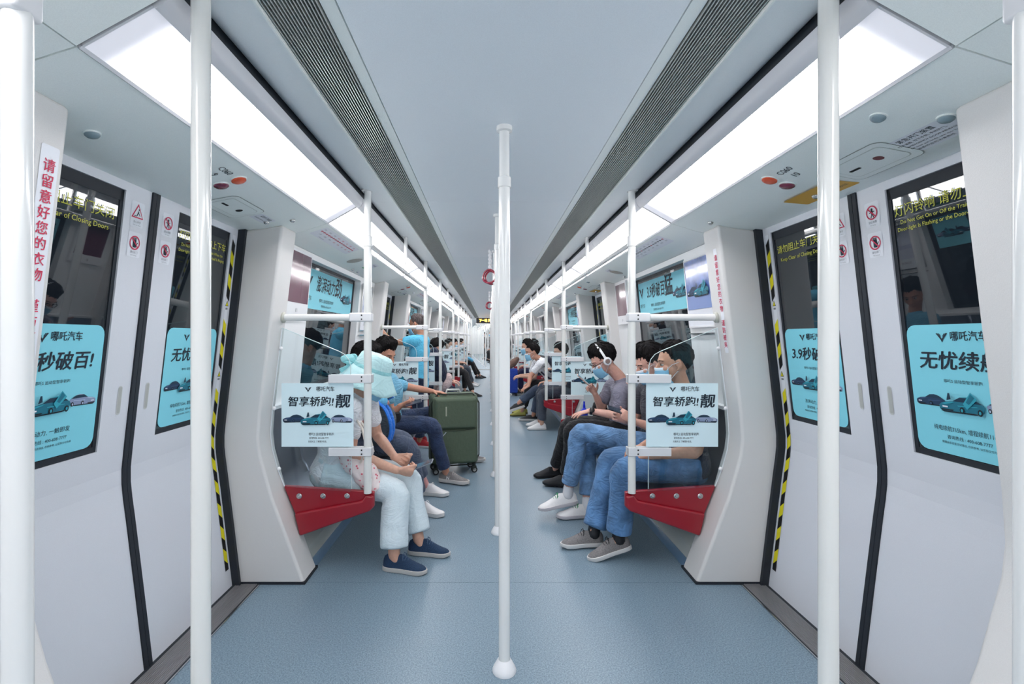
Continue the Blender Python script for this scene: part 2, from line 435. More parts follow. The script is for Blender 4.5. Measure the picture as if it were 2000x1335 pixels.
def build_ceiling(y0, y1, first=.92, nslat=16, plen=2.05, name='ceiling'):
    ys = [y0]; y = first
    while y < y1 - .1:
        if y > y0 + .1: ys.append(y)
        y += plen
    ys.append(y1); r = None
    for a, b in zip(ys, ys[1:]):
        m = MB(); m.box(-.44, .44, a+.0015, b-.0015, 2.157, 2.19, CEIL)
        o = m.build(name if r is None else 'ceiling_panel', parent=r)
        if r is None: r = o; tag(o, kind='structure')
        for sx in (-1, 1):
            m = MB()
            m.strip([(sx*.640,2.150),(sx*.68,2.146),(sx*.72,2.147),(sx*.755,2.150),(sx*.782,2.160),(sx*.799,2.172)], a+.001, b-.001, .012, COVE)
            m.build('cove_panel', parent=r, smooth=True)
    for sx in (-1, 1):
        m = MB(); m.box(sx*.801, sx*.815, y0, y1, 2.09, 2.27, RUBBER); m.box(sx*.815, sx*1.42, y0, y1, 2.10, 2.11, RUBBER); m.build('lamp_light_block', parent=r)  # dark sheets added behind the lamps to stop light leaking from their backs
        m = MB()
        m.box(sx*.446, sx*.484, y0, y1, 2.160, 2.20, HEADER); m.build('grille_frame', parent=r)
        m = MB(); m.box(sx*.636, sx*.642, y0, y1, 2.146, 2.20, HEADER); m.build('grille_frame', parent=r)
        m = MB(); m.box(sx*.44, sx*.66, y0, y1, 2.205, 2.22, DARK)
        m.box(sx*.56, sx*.634, y0, y1, 2.185, 2.20, GREYD); m.build('plenum', parent=r)
        m = MB(); y = y0
        while y < y1:
            m.box(sx*.486, sx*.56, y, y+.055, 2.182, 2.2, GREYD); y += .135
        m.build('baffle', parent=r)
        for i in range(nslat):
            x = .489 + i*(.634-.489)/(nslat-.5)
            m = MB(); m.box(sx*x, sx*(x+.0032), y0, y1, 2.156, 2.172, SLATM); m.build('slat', parent=r)
    m = MB(); m.box(-1.6, 1.6, y0, y1, 2.27, 2.30, DARK); m.build('roof', parent=r)
    return r
ceiling = build_ceiling(YB, Y_END)

LAMPD, LAMPB = lampmat('lamp_cover_door', True), lampmat('lamp_cover_bench', False)
def lamp(sx, y0, y1, kind, label, group):
    c = (y0+y1)/2; L = (y1-y0)/2
    rt = root('ceiling_light', (sx*.9, c, 2.03), label, 'light', group)
    m = MB(); m.prism([(sx*.824,2.0745),(sx*.984,1.9835),(sx*.988,1.990),(sx*.828,2.081)], -L+.006, L-.006, LAMPD if kind == 'd' else LAMPB)
    o = m.build('diffuser', parent=rt); o.matrix_parent_inverse = Matrix.Translation((-sx*.9, 0, -2.03))
    m = MB(); m.prism([(sx*.824,2.074),(sx*.818,2.067),(sx*.800,2.076),(sx*.788,2.096),(sx*.786,2.124),(sx*.799,2.132),(sx*.828,2.086)], y0+.003, y1-.003, TRIMM)
    m.build('inner_trim', parent=rt, smooth=True)
    m = MB(); m.prism([(sx*.984,1.9835),(sx*.990,1.976),(sx*.994,1.985),(sx*.988,1.992)], y0+.003, y1-.003, TRIMM)
    m.build('outer_trim', parent=rt)
    for ye in (y0+.003, y1-.009):
        m = MB(); m.prism([(sx*.822,2.074),(sx*.986,1.981),(sx*.99,2.0),(sx*.828,2.09)], ye, ye+.006, TRIMM); m.build('end_cap', parent=rt)
    return rt

def car_walls(sx, y0, y1, dcs, tagit=True, detail=True):
    """one side wall: pillars, bench panels with window holes, header panels"""
    side = SIDE[sx]
    first = None
    def P(mb, name, **k):
        nonlocal first
        if first is None:
            o = mb.build('wall_' + side, **k); tag(o, kind='structure'); first = o; return o
        return mb.build(name, parent=first, **k)
    segs = []; y = y0
    # bench-zone wall panels
    zones = []
    prev = None
    for d in dcs:
        if prev is not None: zones.append((prev+.85, d-.85))
        prev = d
    m = MB()
    a, b = y0, dcs[0]-.85
    m.prism([(sx*wallX(0),0),(sx*wallX(1.905),1.905),(sx*(wallX(1.905)+.03),1.905),(sx*(wallX(0)+.03),0)], a, b, WALL); P(m, 'wall_panel')
    for (a, b) in zones:
        c = (a+b)/2; w0, w1 = c-.64, c+.64; zb, zt = .95, 1.865
        for (ya, yb, za, zc) in ((a, w0, .0, 1.905), (w1, b, .0, 1.905), (w0, w1, .0, zb), (w0, w1, zt, 1.905)):
            m = MB(); X0, X1 = wallX(za), wallX(zc)
            m.prism([(sx*X0,za),(sx*X1,zc),(sx*(X1+.065),zc),(sx*(X0+.065),za)], ya, yb, WALL); P(m, 'wall_panel')
        m = MB(); m.prism([(sx*1.06,.0),(sx*1.066,.028),(sx*1.085,.045),(sx*1.10,.045),(sx*1.10,0)], a, b, COVEF); P(m, 'floor_coving', smooth=True)
        m = MB(); m.prism([(sx*1.085,.047),(sx*1.10,.12),(sx*1.27,.38),(sx*1.29,.37),(sx*1.12,.10),(sx*1.11,.047)], a, b, KICK); P(m, 'heater_cover')
    e0 = dcs[-1]+.85
    m = MB(); m.prism([(sx*wallX(0),0),(sx*wallX(1.905),1.905),(sx*(wallX(1.905)+.03),1.905),(sx*(wallX(0)+.03),0)], e0, y1, WALL); P(m, 'wall_panel')
    # pillars and header panels
    for d in dcs:
        for q in (-1, 1):
            m = MB(); ya, yb = sorted((d+q*.66, d+q*.85)); m.prism([(sx*x, z) for x, z in PIL], ya, yb, PILLAR)
            o = P(m, 'pillar'); bevel(.016, 3, .9)(o)
            m = MB(); m.prism([(sx*(1.047),.0),(sx*1.047,.013),(sx*1.43,.013),(sx*1.43,0)], ya-.004, yb+.004, RUBBER); P(m, 'pillar_base')
        m = MB(); m.strip([(sx*x, z) for x, z in HEADP], d-.848, d+.848, .012, HEADER); P(m, 'header_panel', smooth=True)
    for (a, b) in [(y0, dcs[0]-.85)] + zones + [(e0, y1)]:
        m = MB(); m.strip([(sx*x, z) for x, z in HEADP[:3]] + [(sx*1.285,1.908)], a+.003, b-.003, .012, HEADER); P(m, 'header_panel', smooth=True)
    m = MB(); m.box(sx*1.0, sx*1.42, y0, y1, 2.02, 2.03, DARK); P(m, 'header_cavity')
    return first, zones
wall_l, zones = car_walls(-1, YB, Y_END, doors)
wall_r, zones = car_walls(1, YB, Y_END, doors)

# blank cover strips where the lamp row stops in front of the first doorway
for sx in (-1, 1):
    m = MB(); m.strip([(sx*.786,2.122),(sx*.80,2.084),(sx*.99,1.978)], .80, 1.095, .012, HEADER)
    o = m.build('wall_blank_strip', parent=wall_l if sx < 0 else wall_r); o.name = 'header_panel'

def lamp_run(sx, dcs, y0, y1, tail=''):
    n = 0
    for k, d in enumerate(dcs):
        lamp(sx, d-.85, d+.85, 'd', 'long lit ceiling light panel above %s left-right doorway'.replace('left-right', SIDE[sx]) % ('the ' + ORD[k]) + tail, 'ceiling light panels')
        if k < len(dcs)-1:
            a, b = d+.85, dcs[k+1]-.85; h = (a+b)/2
            lamp(sx, a, h, 'b', 'bright ceiling light panel, nearer half above the %s %s bench%s' % (ORD[k], SIDE[sx], tail), 'ceiling light panels')
            lamp(sx, h, b, 'b', 'bright ceiling light panel, farther half above the %s %s bench%s' % (ORD[k], SIDE[sx], tail), 'ceiling light panels')
    if y1: lamp(sx, dcs[-1]+.85, y1, 'b', 'short bright ceiling light panel by the %s side of the car end%s' % (SIDE[sx], tail), 'ceiling light panels')
for sx in (-1, 1):
    lamp_run(sx, doors, YB, Y_END)
    lamp(sx, YB+.1, .795, 'b', 'unseen ceiling light panel behind the %s near doorway, lengthened to brighten the car' % SIDE[sx], 'ceiling light panels')  # out of view, made longer to brighten the near end

# ---- doors
HAZY, HAZK = mat('hazard_yellow', (226, 214, 30), .45), mat('hazard_black', (18, 18, 20), .45)
def safety_sign(o, u, v, kind, leaf, s=.027):
    F = Flat(o, u, v, .0012)
    F.rrect(-.034, .034, -.055, .04, .008, PAPER, 0)
    if kind == 't':
        F.poly([(-s*1.15,-s*.8),(s*1.15,-s*.8),(0,s*1.25)], INKR, 1); F.poly([(-s*.88,-s*.64),(s*.88,-s*.64),(0,s*.92)], PAPER, 2)
        F.line(-.004,-.012,.004,.006,.004,INK,3); F.disc(.004,.011,.003,INK,3); F.line(.002,0,.012,-.012,.003,INK,3); F.line(-.018,-.014,-.004,-.014,.003,INK,3)
    else:
        if kind == 'h':
            F.rrect(-.009,.009,-.018,.012,.004,INK,1)
            for i in range(4): F.line(-.007+i*.0045,.008,-.0075+i*.005,.02,.0035,INK,1)
            F.line(.008,-.008,.016,.002,.004,INK,1)
        else:
            F.disc(0,.012,.005,INK,1); F.line(0,.008,0,-.006,.009,INK,1); F.line(0,-.004,-.007,-.02,.004,INK,1); F.line(0,-.004,.007,-.02,.004,INK,1); F.line(-.013,.0,.012,.004,.003,INK,1)
        F.ring(0,0,s,.0048,INKR,3); F.line(-s*.65,s*.65,s*.65,-s*.65,.0045,INKR,4)
    t = {'t': '当心夹手', 'h': '请勿扶门', 'l': '禁止倚靠'}[kind]
    F.text(t, 0, -.037, .010, INKG, 2); F.text({'t':'Mind Your Hands','h':'No Touching','l':'No Leaning'}[kind], 0, -.048, .0055, INKG, 2)
    F.build('safety_sign', parent=leaf)

def door(sx, d, idx, detail):
    name = 'door_%d' % idx
    rt = root(name, (sx*1.43, d, 0), '%s sliding door pair of the %s doorway' % (SIDE[sx], ORD[(idx-1)//2]), None, None, 'structure')
    v = Vector((-sx*.114, 0, 1.01)).normalized(); u = Vector((0, -sx, 0)); n = u.cross(v)
    for q in (-1, 1):
        ys = [.022, .155, .575, .645]
        zs = [p[0] for p in DP]
        m = MB()
        for i in range(3):
            for j in range(len(zs)-1):
                if i == 1 and zs[j] >= .9 and zs[j+1] <= 1.87: continue
                ya, yb = sorted((d+q*ys[i], d+q*ys[i+1])); X0, X1 = doorX(zs[j]), doorX(zs[j+1])
                m.prism([(sx*X0,zs[j]),(sx*X1,zs[j+1]),(sx*(X1+.03),zs[j+1]),(sx*(X0+.03),zs[j])], ya, yb, DOORM)
        leaf = m.build('leaf', parent=rt)
        yc = d + q*.365
        o = Vector((sx*(doorX(1.383)+.012), yc, 1.383)); hh = .483*1.0063
        m = MB(); m.obox(o, u, v, n, .21, hh, .003, MIRR); m.build('window_pane', parent=leaf)
        m = MB()
        for (cu, cv, a, b) in ((-.2025,0,.008,hh),(.2025,0,.008,hh),(0,-hh+.011,.21,.011),(0,hh-.02,.21,.02)):
            m.obox(o + u*cu + v*cv + n*.0045, u, v, n, a, b, .0012, RUBBER)
        m.build('window_seal', parent=leaf)
        m = MB(); m.strip([(sx*(x-.006), z) for z, x in DP], *sorted((d+q*.001, d+q*.021)), .03, RUBBER); m.build('edge_seal', parent=leaf, smooth=True)
        if not detail: continue
        # recessed grip, drawn flat with its shade put into the greys
        F = Flat((sx*doorX(1.08), d+q*.075, 1.08), u, v, .0012)
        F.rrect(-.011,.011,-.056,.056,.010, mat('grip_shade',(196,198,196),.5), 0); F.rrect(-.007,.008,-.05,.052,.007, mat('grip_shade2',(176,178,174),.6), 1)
        F.build('handle_recess', parent=leaf)
        near = q < 0
        up = Vector((sx*doorX(1.80), d+q*.088, 1.80)); lo = Vector((sx*doorX(1.685), d+q*.088, 1.685))
        lowtri = (sx < 0) == near
        safety_sign(up, u, v, 't' if lowtri else 'l', leaf); safety_sign(lo, u, v, 'h', leaf)
        # hazard strip following the bent leaf
        m = MB(); y1, y2 = d+q*.592, d+q*.622; zz = 1.86
        pts = lambda z, y, k=.0015: (sx*(doorX(z)-k), y, z)
        zl = [.10,.30,.60,.68,.74,.80,.90,1.86]
        for a, b in zip(zl, zl[1:]): m.add([pts(a,y1),pts(a,y2),pts(b,y2),pts(b,y1)], [(0,1,2,3)], PAPER)
        z = 1.84; blk = 0
        while z > .13:
            gap = any(g-.055 < z-.03 < g+.055 for g in (1.50, 1.13))
            if gap: z -= .06; continue
            za, zb = z, max(z-.06, .10)
            sk = .03
            m.add([pts(za,y1,.0025),pts(za-sk,y2,.0025),pts(max(zb-sk,.1),y2,.0025),pts(zb,y1,.0025)], [(0,1,2,3)], HAZY if blk % 2 else HAZK)
            blk += 1; z -= .06
        for g in (1.50, 1.13):
            ym = (y1+y2)/2
            m.add([pts(g-.012,ym-.014,.0025),pts(g-.012,ym+.014,.0025),pts(g+.018,ym,.0025)], [(0,1,2)], HAZK)
            m.add([pts(g-.009,ym-.010,.003),pts(g-.009,ym+.010,.003),pts(g+.012,ym,.003)], [(0,1,2)], HAZY)
            m.add([pts(g-.03,ym-.010,.0025),pts(g-.03,ym+.010,.0025),pts(g-.020,ym+.010,.0025),pts(g-.020,ym-.010,.0025)], [(0,1,2,3)], INKG)
        m.build('hazard_strip', parent=leaf)
        # yellow window wording
        F = Flat(o + n*.0042, u, v, .001)
        close = (sx < 0) == near
        if close:
            F.text('请勿阻止车门关闭', 0, .385, .044, YEL, width=.35); F.text('Keep Clear of Closing Doors', 0, .335, .026, YEL, width=.31)
        else:
            F.text('灯闪铃响 请勿上下车', 0, .395, .044, YEL, width=.37)
            F.text('Do Not Get On or Off the Train When the', 0, .355, .02, YEL, width=.33)
            F.text('Door-light Is Flashing or the Door-bell Is Ringing', 0, .330, .02, YEL, width=.36)
        F.build('window_lettering', parent=leaf)
        # advertising film on the lower pane
        po = Vector((sx*(doorX(1.145)), yc, 1.145)) + n*(-.006)
        F = Flat(po, u, v, .0); F.rrect(-.192,.192,-.222,.222,.035, BLUED, 0)
        main = '3.9秒破百!' if close else '无忧续航!'
        p = F.build('poster'); tag(p, 'rounded blue car poster on the %s %s window of the %s doorway' % ('nearer' if near else 'farther', SIDE[sx], ORD[(idx-1)//2]), 'poster', 'car posters on the door windows')
        F = Flat(po, u, v, .0006)
        logo(F, -.055, .178, .034, INK); F.text('哪吒汽车', .035, .18, .034, INK, bold=.012, width=.12)
        F.text(main, 0, .095, .066, INK, bold=.022, shear=.12, width=.30)
        F.text('哪吒S 运动型智享轿跑', 0, .030, .013, INK, width=.13)
        F.text('澎湃动力, 一触即发' if close else '纯电续航715km, 增程续航1160km', 0, -.135, .02, INK, width=.17 if close else .24)
        F.text('咨询热线 : 400-608-7777', 0, -.163, .015, INK, width=.15)
        F.text('数据由实验室测试得出, 仅供参考, 以实际交付为准', 0, -.182, .009, INK, width=.19)
        F.build('lettering', parent=p)
        F = Flat(po, u, v, .0006); three_cars(F, -.055, .37); F.build('car_picture', parent=p)
    # gaskets, sill
    for q in (-1, 1):
        m = MB(); ya, yb = sorted((d+q*.640, d+q*.663)); pr = [(sx*(x-.038), z) for z, x in DP]
        m.prism(pr + [(sx*(x+.035), z) for z, x in DP[::-1]], ya, yb, RUBBER); m.build('frame_seal', parent=rt, smooth=True)
    m = MB(); m.box(sx*1.288, sx*1.47, d-.66, d+.66, -.03, .002, SILL)
    m.box(sx*1.285, sx*1.29, d-.66, d+.66, .0, .006, CHROME); m.box(sx*1.415, sx*1.43, d-.66, d+.66, .002, .004, RUBBER)
    m.box(sx*1.292, sx*1.300, d-.66, d+.66, .002, .004, RUBBER)
    sl = m.build('sill', parent=rt)
    for i in range(13):
        m = MB(); x = 1.305 + i*.0086; m.box(sx*x, sx*(x+.0045), d-.66, d+.66, .002, .0048, SILL); m.build('sill_rib', parent=sl)
    m = MB(); m.box(sx*1.46, sx*1.60, d-.9, d+.9, -.05, -.04, DARK); m.build('threshold', parent=rt)
    return rt
k = 1
for i, d in enumerate(doors):
    for sx in (-1, 1):
        door(sx, d, k, i < 2); k += 1

# ---- bench-side windows, screens and frames
GREYFR = mat('window_reveal', (206, 208, 208), .45)
SCREEN = mat('screen_maroon', (112, 66, 84), .12, coat=.6)
WNUM = 1
def bench_window(sx, c, near):
    global WNUM
    rt = root('window_%d' % WNUM, (sx*1.36, c, .95), None, None, None, 'structure'); WNUM += 1
    v = Vector((-sx*.095, 0, 1)).normalized(); u = Vector((0, -sx, 0)); n = u.cross(v)
    o = Vector((sx*(wallX(1.4075)+.062), c, 1.4075)); h = .4575*1.0045
    m = MB(); m.obox(o, u, v, n, .645, h+.01, .003, MIRR); m.build('window_pane', parent=rt)
    m = MB()
    for (cu, cv, a, b) in ((-.622,0,.02,h),(.622,0,.02,h),(0,-h+.015,.64,.015),(0,h-.01,.64,.01)):
        m.obox(o + u*cu + v*cv + n*.004, u, v, n, a, b, .0012, RUBBER)
    m.build('window_seal', parent=rt)
    if near:
        txt = '澎湃动力!劲' if sx < 0 else '3.9秒破百!猛'
        po = o + v*.275 + n*.006
        F = Flat(po, u, v, 0); F.rect(-.585,.585,-.145,.145, BLUED, 0)
        p = F.build('poster'); tag(p, 'wide blue car banner across the top of the %s %s bench window' % ('nearest' if near == 1 else 'second', SIDE[sx]), 'poster', 'car banners on the side windows')
        F = Flat(po, u, v, .0006)
        logo(F, -.50, .05, .10, INK); F.text('哪吒汽车', -.50, -.07, .04, INK, width=.13)
        F.text(txt[:-1], -.12, .04, .13, INK, bold=.022, shear=.1, width=.46); F.text(txt[-1], .17, .05, .18, INK, bold=.022, shear=.1)
        F.text('哪吒S 运动型智享轿跑', -.1, -.075, .03, INK, width=.34); F.text('咨询热线 400-608-7777', -.1, -.115, .022, INK, width=.24)
        F.build('lettering', parent=p)
        F = Flat(po, u, v, .0006); car2d(F, .32, -.02, .15, CARN, CARNL); car2d(F, .50, -.02, .15, CARS, CARSL, flip=-1); car2d(F, .41, -.03, .20, CART, CARTL, door=True, k=10)
        F.build('car_picture', parent=p)
def tv_screen(sx, c, label):
    u = Vector((0,-sx,0)); v = Vector((-sx*.095,0,1)).normalized(); n = u.cross(v)
    o = Vector((sx*(wallX(1.67)-.012), c, 1.67))
    rt = root('screen', o, label, 'screen', 'information screens')
    m = MB(); m.obox(o, u, v, n, .19, .215, .016, WHITE); x = m.build('housing', parent=rt); bevel(.008, 2)(x)
    m = MB(); m.obox(o + v*.035 + n*.0165, u, v, n, .168, .158, .001, SCREEN); m.build('display', parent=rt)
    F = Flat(o - v*.17 + n*.0165, u, v, .001); F.ring(0,0,.012,.002,INKG,0,4); F.rect(-.02,-.014,-.012,.012,INKG,0); F.build('emblem', parent=rt)
def frame_poster(sx, c, label, blue):
    u = Vector((0,-sx,0)); v = Vector((-sx*.095,0,1)).normalized(); n = u.cross(v)
    o = Vector((sx*(wallX(1.62)-.006), c, 1.62))
    rt = root('framed_poster', o, label, 'poster', 'framed posters beside the windows')
    m = MB()
    for a, b, cu, cv in ((.19,.006,0,.225),(.19,.006,0,-.225),(.006,.225,-.186,0),(.006,.225,.186,0)): m.obox(o+u*cu+v*cv, u, v, n, a, b, .008, CHROME if not blue else WHITE)
    m.build('frame', parent=rt)
    m = MB(); m.obox(o, u, v, n, .184, .222, .004, PAPER); m.build('backing', parent=rt)
    F = Flat(o + n*.005, u, v, .0006)
    if blue:
        SKY = mat('print_violet_sky', (104, 130, 196), .18, coat=.7, var=.35, vscale=9)
        F.rect(-.18,.18,-.11,.215, SKY, 0); F.rect(-.18,.18,-.11,-.02, mat('print_ground', (128,150,206), .2, coat=.7), 1)
        car2d(F, -.09, .0, .17, CARN, CARNL); car2d(F, .05, -.005, .22, CART, CARTL, door=True, k=10)
    else:
        F.rect(-.15,.15,-.12,.16, mat('print_pale', (206, 210, 226), .4), 0); F.rect(-.15,.15,-.02,.02, mat('print_pale2', (180, 188, 212), .4), 1)
    F.text('欢迎乘车', 0, -.165, .03, INKG)
    F.build('print', parent=rt)
    m = MB(); m.obox(o - v*.27 + n*.002, u, v, n, .19, .004, .012, CHROME); m.build('ledge', parent=rt)
for j, (a, b) in enumerate(zones):
    c = (a+b)/2
    for sx in (-1, 1):
        bench_window(sx, c, j+1 if j < 2 else 0)
        yn, yf = a+.37, b-.30
        if sx < 0:
            tv_screen(sx, yn if j else yn-.06, 'dark maroon information screen on the left wall beside the %s window' % ORD[j])
            frame_poster(sx, yf, 'silver framed pale poster past the %s left window' % ORD[j], False)
        else:
            frame_poster(sx, yn-.02, 'violet blue framed car poster before the %s right window' % ORD[j], True)
            tv_screen(sx, yf, 'dark maroon information screen on the right wall past the %s window' % ORD[j])

# ---- benches
SEATP = [(.775,.385),(.762,.415),(.775,.440),(.82,.446),(.95,.436),(1.08,.424),(1.18,.424),(1.25,.45),(1.29,.52),(1.315,.65),(1.338,.80),(1.345,.905),(1.357,.905)]
def bench(sx, a, b, j, tail=''):
    rt = root('bench', (sx*1.0, (a+b)/2, 0), 'steel bench with red ends under the %s %s window%s' % (ORD[j], SIDE[sx], tail), 'bench', 'long side benches')
    y0, y1 = a-.045, b+.045; n = 6; w = (y1-y0-.06)/n
    for i in range(n):
        m = MB(); ya = y0+.03+i*w; K = 6; vs = []
        for k in range(K+1):
            t = k/K; dip = .016*math.sin(PI*t)**.6 if 0 < t < 1 else 0
            for q, (x, z) in enumerate(SEATP):
                f = 1 if 3 <= q <= 10 else 0
                vs.append((sx*(x + (dip*f if q > 6 else 0)), ya+.002+(w-.004)*t, z - (dip*f if q <= 6 else 0)))
        N = len(SEATP)
        m.add(vs, [(k*N+q, k*N+q+1, (k+1)*N+q+1, (k+1)*N+q) for k in range(K) for q in range(N-1)], STEEL)
        o = m.build('seat', parent=rt, smooth=True)
        so = o.modifiers.new('s', 'SOLIDIFY'); so.thickness = .004
    m = MB(); m.box(sx*.80, sx*1.25, y0+.03, y1-.03, .37, .40, DARK); m.box(sx*.80, sx*.83, y0+.03, y1-.03, .37, .43, KICK); m.build('frame', parent=rt)
    m = MB(); m.box(sx*1.33, sx*1.40, y0+.03, y1-.03, .895, .915, WHITE); m.build('back_ledge', parent=rt)
    full = [(.712,.447),(.712,.365),(.735,.345),(1.127,.205),(1.150,.30),(1.225,.484),(1.0,.470),(.76,.453)]
    low = [(.712,.43),(.712,.365),(.735,.345),(1.127,.205),(1.150,.30),(1.158,.332),(.775,.405),(.757,.44)]
    lip = [(.755,.445),(.755,.40),(.79,.392),(1.155,.318),(1.142,.285),(.775,.362),(.73,.36)]
    for q, yp in ((-1, y0), (1, y1)):
        m = MB(); m.prism([(sx*x, z) for x, z in full], *sorted((yp, yp-q*.03)), RED)
        ep = m.build('end_panel', parent=rt); bevel(.006, 2)(ep)
        m = MB(); m.prism([(sx*x, z) for x, z in low], *sorted((yp+q*.022, yp-q*.002)), RED)
        o = m.build('end_panel_rib', parent=ep); bevel(.012, 3)(o)
        for x in (.864, 1.0, 1.135):
            m = MB(); m.lathe([(.0155,0),(.0155,.004),(.012,.006),(.007,.006),(.0065,.012),(.002,.013)], (sx*x, yp, .427), 16, CHROME, axis=(0,q,0)); m.build('bolt', parent=ep)
    return rt

# ---- handrails
PX = .745
def clamp(m, x, y, z, sx, L, h=.047, t=.011):
    m.box(x-sx*.028, x+sx*L, y-.026-.0, y-.026+t, z-h/2, z+h/2, BRACK); m.box(x-sx*.028, x+sx*L, y+.026-t, y+.026, z-h/2, z+h/2, BRACK)
    m.box(x-sx*.028, x-sx*.022, y-.026, y+.026, z-h/2, z+h/2, BRACK)
def side_pole(sx, y, q, j, near_only=False, tail='', to_floor=False):
    """upright at the end of a bench: clamps hold the glass, a bar runs to the pillar. q = direction along y of the bench"""
    where = 'near' if q > 0 else 'far'
    lab = 'white upright handrail at the %s end of the %s %s bench%s' % (where, ORD[j], SIDE[sx], tail)
    if to_floor: lab = 'thick white pole in front of the %s door, nearest to the camera' % SIDE[sx] if not tail else 'white pole by the %s last door%s' % (SIDE[sx], tail)
    rt = root('handrail_pole', (sx*PX, y, 0), lab, 'pole', 'upright handrail poles')
    X = sx*PX; zb = 0 if to_floor else .447
    m = MB(); m.tube([(X,y,zb),(X,y,2.168 if to_floor else 1.85)], .0215, 20, POLED); m.build('lower_tube', parent=rt, smooth=True)
    if not to_floor:
        m = MB(); m.tube([(X,y,1.85),(X,y,2.168)], .0195, 20, POLEM); m.build('upper_tube', parent=rt, smooth=True)
        m = MB(); m.lathe([(.021,1.835),(.0255,1.837),(.0255,1.893),(.021,1.896)], (X,y,0), 20, POLEM); m.build('collar', parent=rt, smooth=True)
    m = MB(); m.lathe([(.020,2.145),(.034,2.150),(.036,2.157),(.036,2.175)], (X,y,0), 20, POLEM); m.build('flange', parent=rt, smooth=True)
    if to_floor:
        m = MB(); m.lathe([(.045,0),(.043,.012),(.024,.045),(.022,.046)], (X,y,0), 20, WHITE); m.build('base_cover', parent=rt, smooth=True); return rt
    z = 1.437; xe = PIL_x(z)
    m = MB(); m.tube([(X+sx*.10,y,z),(sx*(xe+.004),y,z)], .019, 16, POLEM); m.tube([(X+sx*.07,y,z),(X+sx*.115,y,z)], [.024,.019], 16, POLEM); m.build('grab_bar', parent=rt, smooth=True)
    m = MB(); m.lathe([(.030,0),(.030,-.012*1),(.022,-.018)], (sx*(xe+.002),y,z), 16, mat('flange_grey',(184,184,174),.4), axis=(sx,0,0)); m.build('bar_flange', parent=rt, smooth=True)
    m = MB(); m.box(X-sx*.028, X+sx*.10, y-.0265, y+.0265, z-.025, z+.025, BRACK); o = m.build('bar_clamp', parent=rt); bevel(.008,2)(o)
    for zz in (1.092, .683):
        m = MB(); clamp(m, X, y, zz, sx, .215); o = m.build('glass_clamp', parent=rt); bevel(.004,2)(o)
    m = MB()
    for zz in (1.437, 1.092, .683):
        for dz in (-.011,.011): m.lathe([(.0045,0),(.0045,.0015)], (X+sx*.028, y-.0265, zz+dz), 8, DARK, axis=(0,-1,0))
    m.build('screw', parent=rt)
    return rt
def PIL_x(z):
    P = [(0,1.05),(.464,1.225),(.69,1.288),(.78,1.298),(.92,1.288),(1.93,1.166)]
    for (z0,x0),(z1,x1) in zip(P, P[1:]):
        if z <= z1: return x0+(x1-x0)*(z-z0)/(z1-z0)
    return 1.166
def glass_screen(sx, y, q, j, sticker, tail=''):
    where = 'near' if q > 0 else 'far'
    rt = root('glass_screen', (sx*1.03, y, .47), 'clear glass screen at the %s end of the %s %s bench%s' % (where, ORD[j], SIDE[sx], tail), 'glass screen', 'glass screens at bench ends')
    zs = [.485,.58,.69,.78,.92,1.1,1.25,1.378]
    edge = [(PIL_x(z)-.004, z) for z in zs]
    edge[0] = (1.215,.485)
    poly = [(.838,.455)] + edge + [(.905,1.245),(.875,1.228),(.852,1.2),(.842,1.165)]
    m = MB(); m.prism([(sx*x,z) for x,z in poly], y-.004, y+.004, CLEAR); m.build('pane', parent=rt)
    m = MB()
    path = [(sx*x, y, z) for x, z in edge] ; m.tube(path, .0035, 6, WHITE)
    m.build('edge_gasket', parent=rt)
    m = MB(); path = [(sx*x, y, z) for x, z in [edge[-1]] + [(.905,1.245),(.875,1.228),(.852,1.2),(.842,1.165),(.838,.47)]]; m.tube(path, .0022, 6, mat('polished_edge',(214,230,230),.15)); m.build('polished_edge', parent=rt)
    for z in (1.262, .925, .585):
        m = MB(); m.ell((sx*(PIL_x(z)-.016), y-.006, z), (.011,0,0), (0,.008,0), (0,0,.011), 12, 8, WHITE); m.build('fixing_cap', parent=rt, smooth=True)
    if sticker:
        p = poster_sheet((sx*1.026, y-.0065, .888), (1,0,0), (0,0,1), .405, .357,
            'pale blue poster on the %s glass of the %s %s bench%s' % (where, ORD[j], SIDE[sx], tail), group='car posters on the glass screens')
    return rt
def overhead_rail(sx, a, b, j, tail=''):
    rt = root('overhead_rail', (sx*PX, (a+b)/2, 1.865), 'white overhead grab rail above the %s %s bench%s' % (ORD[j], SIDE[sx], tail), 'rail', 'overhead rails')
    m = MB(); m.tube([(sx*PX,a+.022,1.865),(sx*(PX+.012),a+.06,1.865),(sx*(PX+.012),b-.06,1.865),(sx*PX,b-.022,1.865)], .0165, 14, POLEM); m.build('rail_tube', parent=rt, smooth=True)
    c = (a+b)/2
    m = MB(); m.tube([(sx*PX,c,2.168),(sx*PX,c,1.98),(sx*(PX+.012),c,1.92),(sx*(PX+.012),c,1.865)], .0145, 12, POLEM); m.build('hanger', parent=rt, smooth=True)
    m = MB(); m.lathe([(.016,2.147),(.030,2.152),(.030,2.175)], (sx*PX,c,0), 16, POLEM); m.build('flange', parent=rt, smooth=True)
    for yy in (c,):
        m = MB(); m.tube([(sx*(PX+.012),yy-.03,1.865),(sx*(PX+.012),yy+.03,1.865)], .0195, 14, POLEM); m.build('sleeve', parent=rt, smooth=True)

